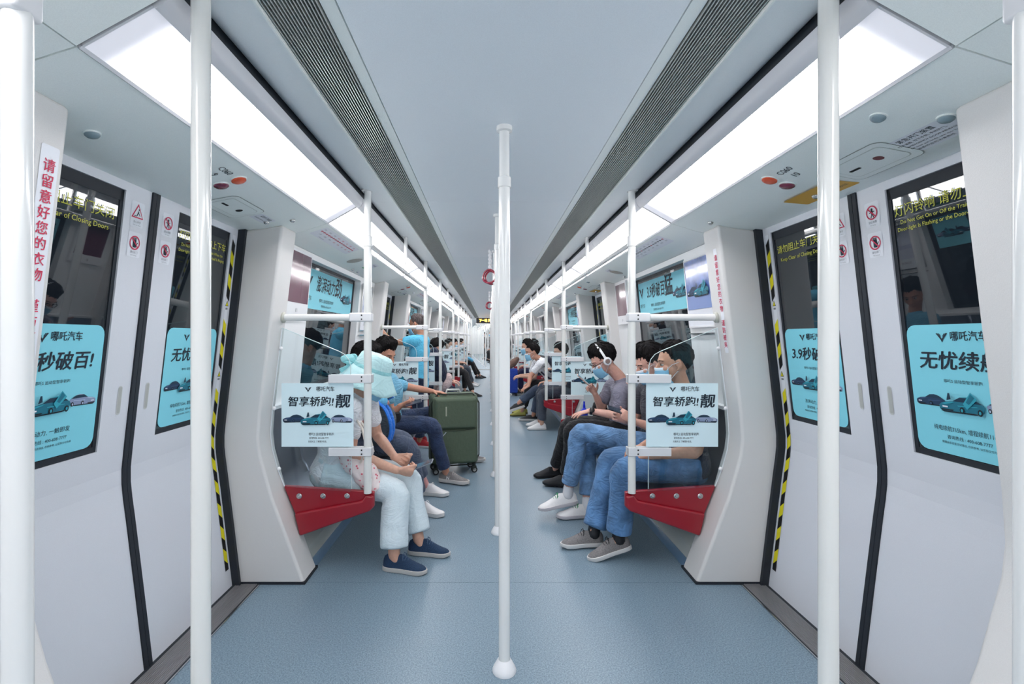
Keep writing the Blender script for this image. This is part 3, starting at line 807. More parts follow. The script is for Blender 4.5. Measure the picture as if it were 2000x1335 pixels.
def fit_side(sx, zs, ndoor_detail, tail=''):
    for j, (a, b) in enumerate(zs):
        ya, yb = a-.055, b+.055     # uprights stand 5 cm into the doorway side of each bench
        bench(sx, a, b, j, tail)
        side_pole(sx, ya, 1, j, tail=tail); side_pole(sx, yb, -1, j, tail=tail)
        glass_screen(sx, ya, 1, j, True, tail); glass_screen(sx, yb, -1, j, True, tail)
        overhead_rail(sx, ya, yb, j, tail)
for sx in (-1, 1):
    fit_side(sx, zones, 2)
    side_pole(sx, 1.155, 1, 0, to_floor=True)
    side_pole(sx, doors[-1]+.795, 1, 0, to_floor=True, tail=' near the car end')
    # pole by the car end next to the camera, with an arm to the wall
    rt = root('handrail_pole', (sx*.885, .85, 0), 'white pole cut by the %s edge of the photo, arm at its top' % SIDE[sx], 'pole', 'upright handrail poles')
    m = MB(); m.tube([(sx*.885,.85,0),(sx*.885,.85,1.90)], .0222, 20, POLEM); m.build('lower_tube', parent=rt, smooth=True)
    m = MB(); m.box(sx*.862, sx*1.26, .82, .88, 1.882, 1.96, BRACK); o = m.build('bar_clamp', parent=rt); bevel(.01,3)(o)
    m = MB(); m.lathe([(.045,0),(.043,.012),(.026,.045),(.024,.046)], (sx*.885,.85,0), 20, WHITE); m.build('base_cover', parent=rt, smooth=True)

def centre_pole(x, y, lab):
    rt = root('centre_pole', (x, y, 0), lab, 'pole', 'centre poles along the aisle')
    m = MB(); m.tube([(x,y,.03),(x,y,1.93)], .0225, 22, POLEM); m.build('lower_tube', parent=rt, smooth=True)
    m = MB(); m.tube([(x,y,1.93),(x,y,2.16)], .0205, 22, POLEM); m.build('upper_tube', parent=rt, smooth=True)
    m = MB(); m.lathe([(.022,1.915),(.0265,1.917),(.0265,1.955),(.022,1.958)], (x,y,0), 22, POLEM); m.build('collar', parent=rt, smooth=True)
    m = MB(); m.lathe([(.022,2.136),(.031,2.140),(.032,2.147),(.032,2.158)], (x,y,0), 22, POLEM); m.build('flange', parent=rt, smooth=True)
    m = MB(); m.lathe([(.047,0),(.048,.006),(.043,.018),(.026,.048),(.024,.050),(.022,.046)], (x,y,0), 26, WHITE); m.build('base_cover', parent=rt, smooth=True)
def copy_tree(o, dloc, label=None):
    c = o.copy(); COL.objects.link(c)
    c.matrix_world = Matrix.Translation(XFd(dloc)) @ o.matrix_basis
    if label: c['label'] = label
    for ch in list(o.children):
        d_ = ch.copy(); COL.objects.link(d_); d_.parent = c; d_.matrix_parent_inverse = ch.matrix_parent_inverse
    return c
def XFd(v): return Vector(v)
PN = ['nearest tall white centre pole with a domed floor base', 'second white centre pole, mostly hidden by the nearest'] + ['white centre pole in the aisle, %s from the camera' % o for o in ORD[2:]]
cp0 = None
centre_pole(0, DC0-.02, PN[0]); cp0 = [o for o in bpy.data.objects if o.name.startswith('centre_pole')][0]
for i in range(1, 14):
    copy_tree(cp0, (0, i*PITCH/3, 0), PN[i])

# hanging strap handles with red rings round some centre poles
def hand_strap(x, y, ang, lab, z0=2.157):
    rt = root('hand_strap', (x, y, z0), lab, 'strap handle', 'red ring strap handles')
    m = MB()
    for i in range(5):
        m.ell((x, y, z0-.02-i*.036), (.012,0,0), (0,.007,0), (0,0,.017), 10, 6, WHITE)
    m.tube([(x,y,z0),(x,y,z0-.19)], .005, 8, WHITE); m.build('chain', parent=rt, smooth=True)
    m = MB(); u = Vector((math.cos(ang), math.sin(ang), 0)); c = Vector((x, y, z0-.19)); pts = []
    for t in range(25):
        a = 2*PI*t/24; r = .062; px = r*math.sin(a)*(1.05 + .18*math.cos(a)*-1); pz = -.062 - .062*-math.cos(a)
        pts.append(c + u*px + Vector((0,0,pz)))
    m.tube(pts, .0095, 10, mat('ring_red', (156, 30, 60), .22, coat=.6), cap=False); m.build('ring', parent=rt, smooth=True)
q = 0
for yy in (DC0-.02+2*PITCH/3, DC0-.02+5*PITCH/3):
    for k_ in range(4):
        a = .5 + k_*PI/2; lb = ['leftmost', 'rear left', 'right hand', 'front right'][k_]
        hand_strap(.072*math.cos(a+1.7), yy-.02+.072*math.sin(a+1.7), a*1.3, 'red ring strap handle around the %s centre pole, the %s one' % ('third' if q == 0 else 'sixth', lb))
    q += 1

# ---- small things on the header panels
def header_at(X, Y, sx):
    for (x0,z0),(x1,z1) in zip(HEADP, HEADP[1:]):
        if X <= x1:
            return Vector((sx*X, Y, z0+(z1-z0)*(X-x0)/(x1-x0))), Vector((-sx*(x1-x0), 0, -(z1-z0))).normalized()
def hflat(X, Y, sx, lift=.0012):
    p, v = header_at(X, Y, sx); return Flat(p, (0,-sx,0), v, lift)
LO, LM = mat('lens_orange', (232, 84, 40), .25, coat=.5, bump=.3, bscale=200), mat('lens_maroon', (118, 26, 62), .2, coat=.5)
def button(X, Y, sx, r, mt, name, lab, grp):
    p, v = header_at(X, Y, sx); n = Vector((0,-sx,0)).cross(v)
    rt = root(name, p, lab, 'lamp' if 'lamp' in name else 'fitting', grp)
    m = MB(); m.lathe([(r*1.12,-.002),(r*1.1,.003),(r*.98,.004)], p, 24, CHROME if mt is CHROME else HEADER, axis=n); m.build('bezel', parent=rt, smooth=True)
    m = MB(); m.lathe([(r,.002),(r*.96,.007),(r*.7,.012),(r*.3,.014)], p, 24, mt, axis=n); m.build('lens', parent=rt, smooth=True)
LENS = mat('grey_lens', (130, 150, 158), .15, coat=.6)
def header_label(X, Y, sx, hw, hh, lab, rows, base=PAPER, ink=INK, cat='label'):
    F = hflat(X, Y, sx, .001); F.rrect(-hw, hw, -hh, hh, min(hw,hh)*.15, base, 0)
    o = F.build('notice_label'); tag(o, lab, cat, 'small notices on the header panels')
    F = hflat(X, Y, sx, .0014)
    for t, x, y, s_, wd, mm in rows: F.text(t, x, y, s_, mm or ink, width=wd)
    F.build('lettering', parent=o)
    return o
for i, d in enumerate(doors):
    for sx in (-1, 1):
        wh = 'over the %s %s doorway' % (ORD[i], SIDE[sx])
        button(1.065, d, sx, .029, LO, 'door_lamp', 'orange ribbed round door lamp ' + wh, 'door indicator lamps')
        button(1.135, d, sx, .029, LM, 'door_lamp', 'dark maroon round door lamp ' + wh, 'door indicator lamps')
        if i < 2:
            F = hflat(1.085, d-.10*1, sx, .001)
            F.text('C060', 0, .022, .036, INK); F.text('9' if sx < 0 else '10', 0, -.022, .036, INK)
            tag(F.build('car_number'), 'black car number printed ' + wh, 'lettering', 'car numbers over the doorways')
            hy = d+.27 if sx < 0 else d-.30
            F = hflat(1.225, hy, sx, .001)
            F.rrect(-.14,.14,-.085,.085,.03, mat('hatch_gap', (150,156,150), .6), 0); F.rrect(-.137,.137,-.082,.082,.028, HEADER, 1)
            F.rrect(-.115,.115,-.06,.06,.02, mat('hatch_groove',(206,212,206),.4), 2); F.rrect(-.112,.112,-.057,.057,.02, HEADER, 3)
            F.rrect(-.09,-.04,-.012,.0,.005, DARK, 4); F.disc(.045,.0,.016,DARK if sx < 0 else mat('key_red',(104,20,30),.4),4)
            tag(F.build('access_hatch'), 'flush grey access hatch with key slots ' + wh, 'hatch', 'access hatches over the doorways')
    if i < 2:
        header_label(1.20, d+.50, -1, .075, .035, 'white notice above the far end of the %s left doorway' % ORD[i], [('紧急开门装置', 0, .015, .02, .10, None), ('紧急情况下使用 Emergency', 0, -.012, .01, .12, None)])
        header_label(1.235, d-.52, 1, .10, .055, 'white emergency door notice above the near end of the %s right doorway' % ORD[i],
            [('紧急开门装置', -.01, .035, .022, .12, None), ('打开盖板, 拉下手柄, 手动开门。', -.01, .012, .011, .16, None), ('EMERGENCY DOOR RELEASE', 0, -.006, .010, .16, None), ('Lift cover, pull handle, open door by hand', 0, -.022, .009, .17, None), ('违者将追究法律责任', -.02, -.038, .010, .12, None)])
        o = header_label(1.275, d+.02, 1, .15, .055, 'orange yellow emergency label with a red band over the %s right doorway' % ORD[i], [('紧急呼叫按钮', .06, -.02, .016, .14, INK)], base=mat('label_amber', (222, 170, 70), .5))
        F = hflat(1.25, d+.06, 1, .0018); F.rect(-.07,.07,-.012,.012, mat('label_red',(196,34,40),.5), 0); F.text('H 紧急情况使用', 0, 0, .016, PAPER, width=.12); F.build('red_band', parent=o)
        button(1.285, d+.05, 1, .016, CHROME, 'metal_knob', 'polished metal knob on the amber label of the %s right doorway' % ORD[i], 'metal header fittings')
        button(1.22, d-.53, -1, .02, LENS, 'round_lens', 'grey lens over the near end of the %s left doorway' % ORD[i], 'round header lenses')
        button(1.06, d-.55, 1, .02, LENS, 'round_lens', 'inner grey lens over the near end of the %s right doorway' % ORD[i], 'round header lenses')
        button(1.19, d-.62, 1, .02, LENS, 'round_lens', 'outer grey lens over the near end of the %s right doorway' % ORD[i], 'round header lenses')
        for X_, Y_, s_ in ((1.10,.62,-1),(1.21,.56,-1),(1.12,.64,1)):
            button(X_, d+Y_, s_, .013, CHROME, 'header_screw', 'small round metal cap %s the far end of the %s %s doorway header' % ('inner at' if X_ < 1.15 else 'outer at', ORD[i], SIDE[s_]), 'metal header fittings')
STATIONS = ['机场北','人和','龙归','嘉禾望岗','永泰','同和','梅花园','燕塘','体育西路','珠江新城','广州塔','客村','大塘','沥滘','汉溪长隆','番禺广场']
for j, (a, b) in enumerate(zones):
    for sx in (-1, 1):
        n_, f_ = (a+.42, a+1.45) if sx < 0 else (a+.65, a+1.75)
        if j > 1: continue
        # route strip
        F = hflat(1.065, n_, sx, .001); F.rrect(-.36,.36,-.055,.055,.008, PAPER, 0); o = F.build('route_map')
        tag(o, 'white route map strip on the %s header over the %s bench' % (SIDE[sx], ORD[j]), 'map', 'route maps over the benches')
        F = hflat(1.065, n_, sx, .0014); lc = INKR if sx < 0 else INKG
        F.rect(-.33,.33,.008,.012, lc, 0)
        for q_, st in enumerate(STATIONS):
            x = -.32+q_*.0427; F.disc(x,.010,.0075,lc if sx < 0 else (INK if q_ % 5 else INKR),1,n=10)
            F.text(st, x, -.018 if q_ % 2 else .032, .013, INKR if sx < 0 and q_ > 5 else INKG, width=.034)
        F.text('下一站 Next station', -.2, -.042, .012, INKG)
        F.build('print', parent=o)
        p, v = header_at(1.13, f_-.38 if sx < 0 else b-.65, sx); n = Vector((0,-sx,0)).cross(v)
        m = MB(); m.lathe([(.062,0),(.062,.002),(.055,.004)], p, 24, mat('speaker_beige',(178,172,164),.6), axis=n)
        tag(m.build('speaker_grille', smooth=True), 'round beige speaker grille in the %s header over the %s bench' % (SIDE[sx], ORD[j]), 'speaker', 'header speakers')
        header_label(1.07, f_+.02, sx, .075, .028, 'small white notice on the %s header past the %s route map' % (SIDE[sx], ORD[j]), [('广州地铁', .0, .0, .024, .11, None)])
        if sx < 0: header_label(1.13, f_, sx, .055, .030, 'green exit label on the left header over the %s bench' % ORD[j], [('出口', 0, 0, .03, .06, PAPER)], base=mat('exit_green', (66, 170, 110), .5))
        for t_ in (0, .16):
            button(1.24, f_-.05+t_, sx, .013, CHROME, 'header_screw', 'small metal cap on the %s header mid bench, %s one of the %s bench' % (SIDE[sx], 'nearer' if t_ == 0 else 'farther', ORD[j]), 'metal header fittings')

# vertical safety strips on pillar faces
def vstrip(sx, yc, lab, yw=.026):
    v = Vector((-sx*(1.288-1.166), 0, 1.01)).normalized(); u = Vector((0,-sx,0))
    zc = 1.525; o = Vector((sx*(PIL_x(zc)), yc, zc))
    F = Flat(o, u, v, .001); F.rrect(-yw, yw, -.288, .288, .006, PAPER, 0); p = F.build('safety_strip'); tag(p, lab, 'sticker', 'vertical red lettered strips')
    F = Flat(o, u, v, .0015)
    for i, ch in enumerate('请留意好您的衣物 谨防被夹'):
        if ch != ' ': F.text(ch, 0, .235-i*.0400, .036, INKR, bold=.012)
    F.build('lettering', parent=p)
vstrip(-1, 1.243, 'white strip with red characters on the pillar before the nearest left door')
vstrip(1, 2.675, 'white strip with red characters on the pillar beyond the nearest right door', .019)

# ---- car ends, sign and the next car
def end_frame(y, name, half=.70, top=1.93):
    m = MB(); t = .10
    poly = [(-1.45,0),(-half,0),(-half,top-.2),(-half+.15,top),(half-.15,top),(half,top-.2),(half,0),(1.45,0),(1.45,2.26),(-1.45,2.26)]
    m.prism(poly[:1]+poly[1:4]+[(0,top),(0,2.26)]+poly[9:], y, y+t, WALL)
    m.prism([(0,2.26),(0,top)]+poly[4:9], y, y+t, WALL)
    o = m.build(name); tag(o, kind='structure'); return o
end_frame(Y_END-.02, 'wall_far', 1.02, 2.09)
m = MB(); m.box(-1.5, 1.5, YB-.06, YB, 0, 2.26, WALL); tag(m.build('wall_back'), kind='structure')
LED = mat('led_amber', (255, 176, 60), .5, emit=5)
rt = root('led_sign', (0, 18.9, 1.93), 'black hanging display with amber lit characters at the far car end', 'sign')
m = MB(); m.box(-.55,.55,18.88,18.96,1.90,2.10,mat('sign_case',(30,32,38),.3)); m.build('case', parent=rt)
m = MB(); m.box(-.58,.58,18.89,18.97,1.86,1.90,WHITE); m.build('rim', parent=rt)
for x in (-.4,.4):
    m = MB(); m.box(x-.02,x+.02,18.90,18.94,2.10,2.157,WHITE); m.build('bracket', parent=rt)
F = Flat((0,18.88,2.0),(1,0,0),(0,0,1),.002); F.text('下一站 天河客运站', 0, 0, .13, LED, bold=.02, width=.9); F.build('lettering', parent=rt)

def next_car():
    global XF
    XF = Matrix.Translation((-.12, Y_END+.1, 0)) @ Matrix.Rotation(math.radians(4.2), 4, 'Z')
    L = 20.0
    tail = ' in the next car'
    m = MB(); m.box(-1.285,1.285,.05,L,-.03,0,FLOOR); tag(m.build('floor_2'), kind='structure')
    m = MB(); m.box(-.99,.99,.05,L,2.157,2.2,CEIL); tag(m.build('ceiling_2'), kind='structure')
    for sx in (-1,1):
        m = MB(); m.strip([(sx*1.43,0),(sx*1.50,.8),(sx*1.30,1.9),(sx*1.0,1.98)], .05, L, .03, WALL); w_ = m.build('wall_%s_2' % SIDE[sx]); tag(w_, kind='structure')
        m = MB(); m.box(sx*.86, sx*.99, .05, L, 1.98, 2.157, HEADER); m.build('header_panel', parent=w_)
        for k in range(5):
            d = 1.95+k*4.1
            if d+.85 > L: continue
            for q in (-1,1):
                m = MB(); ya,yb = sorted((d+q*.66,d+q*.85)); m.prism([(sx*x,z) for x,z in PIL], ya, yb, PILLAR); m.build('pillar', parent=w_)
            m = MB(); m.box(sx*1.36, sx*1.40, d-.56, d+.56, .85, 1.86, DARK); m.build('door_window', parent=w_)
            if k < 4:
                m = MB(); m.box(sx*1.30, sx*1.38, d+1.3, d+2.8, .95, 1.84, DARK); m.build('side_window', parent=w_)
        for k in range(6):
            rt = root('ceiling_light', (sx*.8, .2+k*3.3, 2.14), 'lit ceiling strip, %s %s one in the next car' % (ORD[k], SIDE[sx]), 'light', 'ceiling light panels')
            m = MB(); m.box(sx*.66, sx*.84, .1+k*3.3, 3.3+k*3.3, 2.148, 2.157, LAMPB); m.build('diffuser', parent=rt)
        zs2 = [(1.95+.85+k*4.1, 1.95+4.1-.85+k*4.1) for k in range(3)]
        for j, (a, b) in enumerate(zs2):
            bench(sx, a, b, j, tail)
            side_pole(sx, a-.055, 1, j, tail=tail); side_pole(sx, b+.055, -1, j, tail=tail)
            if j < 2: glass_screen(sx, a-.055, 1, j, True, tail)
    m = MB(); m.box(-1.5,1.5,L,L+.05,0,2.3,WALL); tag(m.build('wall_far_2'), kind='structure')
    n0 = set(bpy.data.objects)
    for i in range(13):
        centre_pole(0, 1.2+i*1.3667, 'thin white centre pole in the next car, %s along it' % ORD[i])
    for i in range(4):
        hand_strap(.1, 2.5+i*3.2, .4, 'red ring strap handle, %s one in the next car' % ORD[i])
    XF = Matrix.Identity(4)
    return Matrix.Translation((-.12, Y_END+.1, 0)) @ Matrix.Rotation(math.radians(4.2), 4, 'Z')
XF2 = next_car()
m = MB(); m.box(-1.0,1.0,Y_END-.05,Y_END+.35,.0,.006,GREYD); tag(m.build('trim_1'), kind='structure')
m = MB()
for sx in (-1,1): m.box(sx*1.0, sx*1.05, Y_END+.05, Y_END+.4, 0, 2.1, mat('bellows_grey',(150,152,156),.8))
tag(m.build('trim_2'), kind='structure')

# ------------------------------------------------------------------ passengers
def remesh(vox, it=4, disp=0, dsize=.07):
    def f(o):
        r = o.modifiers.new('r', 'REMESH'); r.mode = 'VOXEL'; r.voxel_size = vox; r.use_smooth_shade = True
        s_ = o.modifiers.new('s', 'SMOOTH'); s_.factor = .5; s_.iterations = it
        if disp:
            t = bpy.data.textures.get('folds%g' % dsize) or bpy.data.textures.new('folds%g' % dsize, 'CLOUDS')
            t.noise_scale = dsize; t.noise_depth = 1
            d = o.modifiers.new('d', 'DISPLACE'); d.texture = t; d.strength = disp; d.mid_level = .5; d.texture_coords = 'GLOBAL'
    return f
SKINS = {}
def skin(c=(206, 160, 138)):
    return mat('skin_%d_%d' % (c[0], c[1]), c, .5, sub=.12, var=.05, vscale=60, bump=.05, bscale=200)
def cloth(name, c, var=.06, bump=.5, bs=26, st=(1, 1, .5), rough=.85, vs=320):
    if name in MATS: return MATS[name]
    m = mat(name, c, rough, var=var, vscale=vs, sheen=.1)
    nt = m.node_tree; b = nt.nodes['Principled BSDF']
    tc = nt.nodes.new('ShaderNodeTexCoord'); mp = nt.nodes.new('ShaderNodeMapping'); mp.inputs['Rotation'].default_value = (.5, .6, .3); mp.inputs['Scale'].default_value = (1, .55, 1.5)
    n1 = nt.nodes.new('ShaderNodeTexNoise'); n1.inputs['Scale'].default_value = 7; n1.inputs['Detail'].default_value = 2; n1.inputs['Distortion'].default_value = 1.6
    ab = nt.nodes.new('ShaderNodeMath'); ab.operation = 'PINGPONG'; ab.inputs[1].default_value = .09
    n2 = nt.nodes.new('ShaderNodeTexNoise'); n2.inputs['Scale'].default_value = 260
    b1 = nt.nodes.new('ShaderNodeBump'); b1.inputs['Strength'].default_value = bump; b1.inputs['Distance'].default_value = .09
    b2 = nt.nodes.new('ShaderNodeBump'); b2.inputs['Strength'].default_value = .25; b2.inputs['Distance'].default_value = .002
    nt.links.new(tc.outputs['Object'], mp.inputs[0]); nt.links.new(mp.outputs[0], n1.inputs['Vector']); nt.links.new(n1.outputs[0], ab.inputs[0])
    nt.links.new(tc.outputs['Object'], n2.inputs['Vector'])
    nt.links.new(ab.outputs[0], b1.inputs['Height']); nt.links.new(n2.outputs[0], b2.inputs['Height']); nt.links.new(b1.outputs[0], b2.inputs['Normal']); nt.links.new(b2.outputs[0], b.inputs['Normal'])
    return m
HAIRB = mat('hair_black', (20, 17, 18), .75, spec=.2, bump=.6, bscale=120, stretch=(1, 1, .25), var=.3, vscale=90)
HAIRG = mat('hair_grey', (84, 76, 76), .75, spec=.2, bump=.6, bscale=120, stretch=(1, 1, .25), var=.4, vscale=70)
HAIRN = mat('hair_brown', (96, 60, 44), .5, bump=.6, bscale=100, stretch=(1, 1, .2), var=.3, vscale=90)
MASKW = mat('mask_white', (226, 236, 244), .8); MASKB = mat('mask_blue', (140, 196, 226), .8, bump=.3, bscale=300)
EYEW, EYED = mat('eye_white', (226, 222, 218), .2), mat('eye_dark', (30, 22, 20), .1)

def V(*a): return Vector(a)
def sstep(a, b, x):
    t = max(0, min(1, (x-a)/(b-a))); return t*t*(3-2*t)

def hand(mb, W, d, n, side, curl=(.35,.4,.3), spread=.08, s=1.0, thumb=(.6,.7,.3), tcurl=.3):
    W = Vector(W); d = Vector(d).normalized(); n = Vector(n); n = (n - d*n.dot(d)).normalized(); t = d.cross(n)*side
    mb.limb([W - d*.02, W + d*.02*s, W + d*.055*s, W + d*.088*s], [(.021*s,.017*s),(.027*s,.016*s),(.037*s,.0145*s),(.036*s,.012*s)], lat=t, n=14, sub=2)
    for i, L in enumerate((.072,.080,.074,.058)):
        b = W + d*(.082 - (.004 if i in (0,2) else .012 if i == 3 else 0))*s + t*(.028-.0187*i)*s
        dd = (d + t*spread*(1.5-i)).normalized(); nn = n
        pts = [b - dd*.012*s, b]; r = [.0088*s]*2
        for k, (fr, c) in enumerate(zip((.45,.30,.25), curl)):
            c = c*(1 + .12*i)
            dd, nn = (dd*math.cos(c) + nn*math.sin(c)).normalized(), (nn*math.cos(c) - dd*math.sin(c)).normalized()
            pts.append(pts[-1] + dd*L*fr*s); r.append((.0082,.0075,.0062)[k]*s)
        mb.limb(pts, r, n=8, sub=2)
    b = W + d*.018*s + t*.022*s
    dd = (d*thumb[0] + t*thumb[1] + n*thumb[2]).normalized(); p = [b - dd*.01, b, b + dd*.038*s]
    d2 = (dd + d*tcurl + n*tcurl*.6).normalized(); p.append(p[-1] + d2*.032*s); p.append(p[-1] + (d2+d*.2).normalized()*.022*s)
    mb.limb(p, [.014*s,.0135*s,.0105*s,.0095*s,.0075*s], n=8, sub=2)

class Head:
    def __init__(s, C, f, u=(0,0,1), sc=1.0):
        s.C = Vector(C); s.f = Vector(f).normalized(); u = Vector(u); s.u = (u - s.f*u.dot(s.f)).normalized(); s.l = s.u.cross(s.f); s.s = sc
    def p(s, f, l, u): return s.C + (s.f*f + s.l*l + s.u*u)*s.s
    def e(s, mb, c, r, **k): mb.ell(s.p(*c), s.f*r[0]*s.s, s.l*r[1]*s.s, s.u*r[2]*s.s, **k)
    def skull(s, mb):
        s.e(mb, (-.006,0,.03), (.099,.077,.096), nu=24, nv=16)
        s.e(mb, (.028,0,-.028), (.068,.064,.082), nu=20, nv=14)
        s.e(mb, (.036,0,-.078), (.046,.046,.038), nu=16, nv=10)
        s.e(mb, (.074,0,-.098), (.020,.022,.016))
        s.e(mb, (.076,0,.030), (.022,.052,.018))
        mb.limb([s.p(.088,0,.02), s.p(.104,0,-.006), s.p(.117,0,-.030)], [.008*s.s,.0105*s.s,.013*s.s], n=10, sub=3)
        for k in (-1, 1):
            s.e(mb, (.104,k*.013,-.032), (.011,.008,.008), nu=10, nv=6)
            s.e(mb, (.062,k*.040,-.022), (.026,.022,.022), nu=12, nv=8)
            mb.limb([s.p(.004,k*.076,.024), s.p(-.010,k*.088,.020), s.p(-.016,k*.091,-.004), s.p(-.006,k*.086,-.028), s.p(.004,k*.077,-.036)], [.007*s.s,.0085*s.s,.0095*s.s,.008*s.s,.0065*s.s], n=8, sub=3)
            s.e(mb, (-.002,k*.080,-.004), (.013,.006,.022), nu=10, nv=6)
        s.e(mb, (.088,0,-.060), (.014,.024,.006), nu=12, nv=8); s.e(mb, (.086,0,-.071), (.014,.021,.007), nu=12, nv=8)
    def features(s, parent, hairm, brow=True):
        for k in (-1, 1):
            m = MB(); s.e(m, (.0800,k*.031,.004), (.0105,.012,.0062), nu=12, nv=8, m=EYEW); s.e(m, (.0885,k*.031,.003), (.0035,.006,.006), nu=10, nv=6, m=EYED)
            m.limb([s.p(.083,k*.046,.006), s.p(.092,k*.032,.013), s.p(.088,k*.017,.006)], [.0016]*3, n=5, sub=2, m=EYED)
            m.build('eye', parent=parent, smooth=True)
            m = MB(); m.limb([s.p(.093,k*.016,.026), s.p(.094,k*.034,.033), s.p(.078,k*.054,.028)], [(.002,.004)]*3, n=6, sub=2); m.build('eyebrow', hairm, parent, smooth=True)
    def hair(s, parent, hm, front=.48, thick=.012, side=-.06, back=-.82, vol=1.0, name='hair', tuft=0):
        def hl(f, l):
            h = back + (side-back)*sstep(-.65,-.05,f)
            h += (front-side)*sstep(.22,.66,f)
            h -= .20*math.exp(-((f-.17)/.07)**2)*sstep(.4,.8,abs(l))
            return h + (.035*math.sin(l*17+f*5)+.025*math.sin(l*39))*sstep(.3,.7,f)
        def rad(d):
            f, l, u = d
            h = hl(f, l); e = u-h
            cov = sstep(-.035,.045,e)
            nz = .010*math.sin(f*23+l*9)*math.sin(l*19+u*7) + .006*math.sin(l*41+f*13+u*17)
            top = .55 + .75*max(u,0) + .5*max(f,0)*max(u,0)
            return .87 + cov*(.115 + (thick/.1)*(.02+.98*sstep(0,.5,e))*top*vol + nz*2.2*sstep(0,.3,e) + .010*math.sin(math.atan2(l,f)*38+u*9))
        m = MB(); c0 = (-.008,0,.034); r0 = (.104,.080,.101)
        s.e(m, c0, r0, nu=72, nv=48, fn=rad)
        rg = random.Random(11)
        for i in range(150 if thick > .008 else 40):
            th = math.acos(rg.uniform(-.1, 1)); ph = rg.uniform(0, 2*PI)
            d = Vector((math.sin(th)*math.cos(ph), math.sin(th)*math.sin(ph), math.cos(th)))
            if d.z < hl(d.x, d.y) + .06: continue
            flow = Vector((.8, d.y*.9, -.55)) if d.x > -.1 else Vector((-.5, d.y*.5, -1))
            flow = (flow - d*flow.dot(d)).normalized(); L = rg.uniform(.10,.22)*(1+tuft*.5)
            pts = []
            for k in range(4):
                dd = (d + flow*L*k/3*1.6).normalized(); q = rad(dd) + (.02+.05*tuft*rg.random())*math.sin(k) + .008
                pts.append(s.p(c0[0]+r0[0]*dd.x*q, c0[1]+r0[1]*dd.y*q, c0[2]+r0[2]*dd.z*q))
            m.tube(pts, [.0045,.0050,.0038,.0008], 5)
        return m.build(name, hm, parent, smooth=True)
    def mask(s, parent, top=.0, blue=True, chin=False, name='face_mask'):
        m = MB(); n1, n2 = 16, 12; vs = []
        for j in range(n2+1):
            b = 1 - 2*j/n2
            for i in range(n1+1):
                a = -1 + 2*i/n1
                w = .064*(1 - .10*abs(b)**2)
                up = -.058 + .052*b - (.010*(1-a*a) if b < 0 else 0)*-b*1.2 + top
                f = .124 - .070*abs(a)**2.2 - .018*max(b,0)**2*(1-a*a)*0 - .024*max(-b,0)**1.5 + .0022*math.sin(j*PI*1.02)
                vs.append(s.p(f - (.03 if chin else 0), a*w, up - (.03 if chin else 0)))
        m.add(vs, [(j*(n1+1)+i, j*(n1+1)+i+1, (j+1)*(n1+1)+i+1, (j+1)*(n1+1)+i) for j in range(n2) for i in range(n1)])
        o = m.build(name, MASKB if blue else MASKW, parent, smooth=True)
        o.data.materials.append(MASKW)
        if blue:
            for p in o.data.polygons:
                if p.index < n1*2: p.material_index = 1
        so = o.modifiers.new('s', 'SOLIDIFY'); so.thickness = .002
        m = MB()
        for k in (-1, 1):
            m.tube([s.p(.062,k*.060,-.020+top), s.p(.03,k*.074,.004+top*.3), s.p(-.012,k*.092,.014), s.p(-.022,k*.088,-.012)], .0014, 5)
            m.tube([s.p(.058,k*.058,-.095+top), s.p(.02,k*.070,-.060), s.p(-.018,k*.086,-.022)], .0014, 5)
        m.build('ear_loop', MASKW, o)
        return o

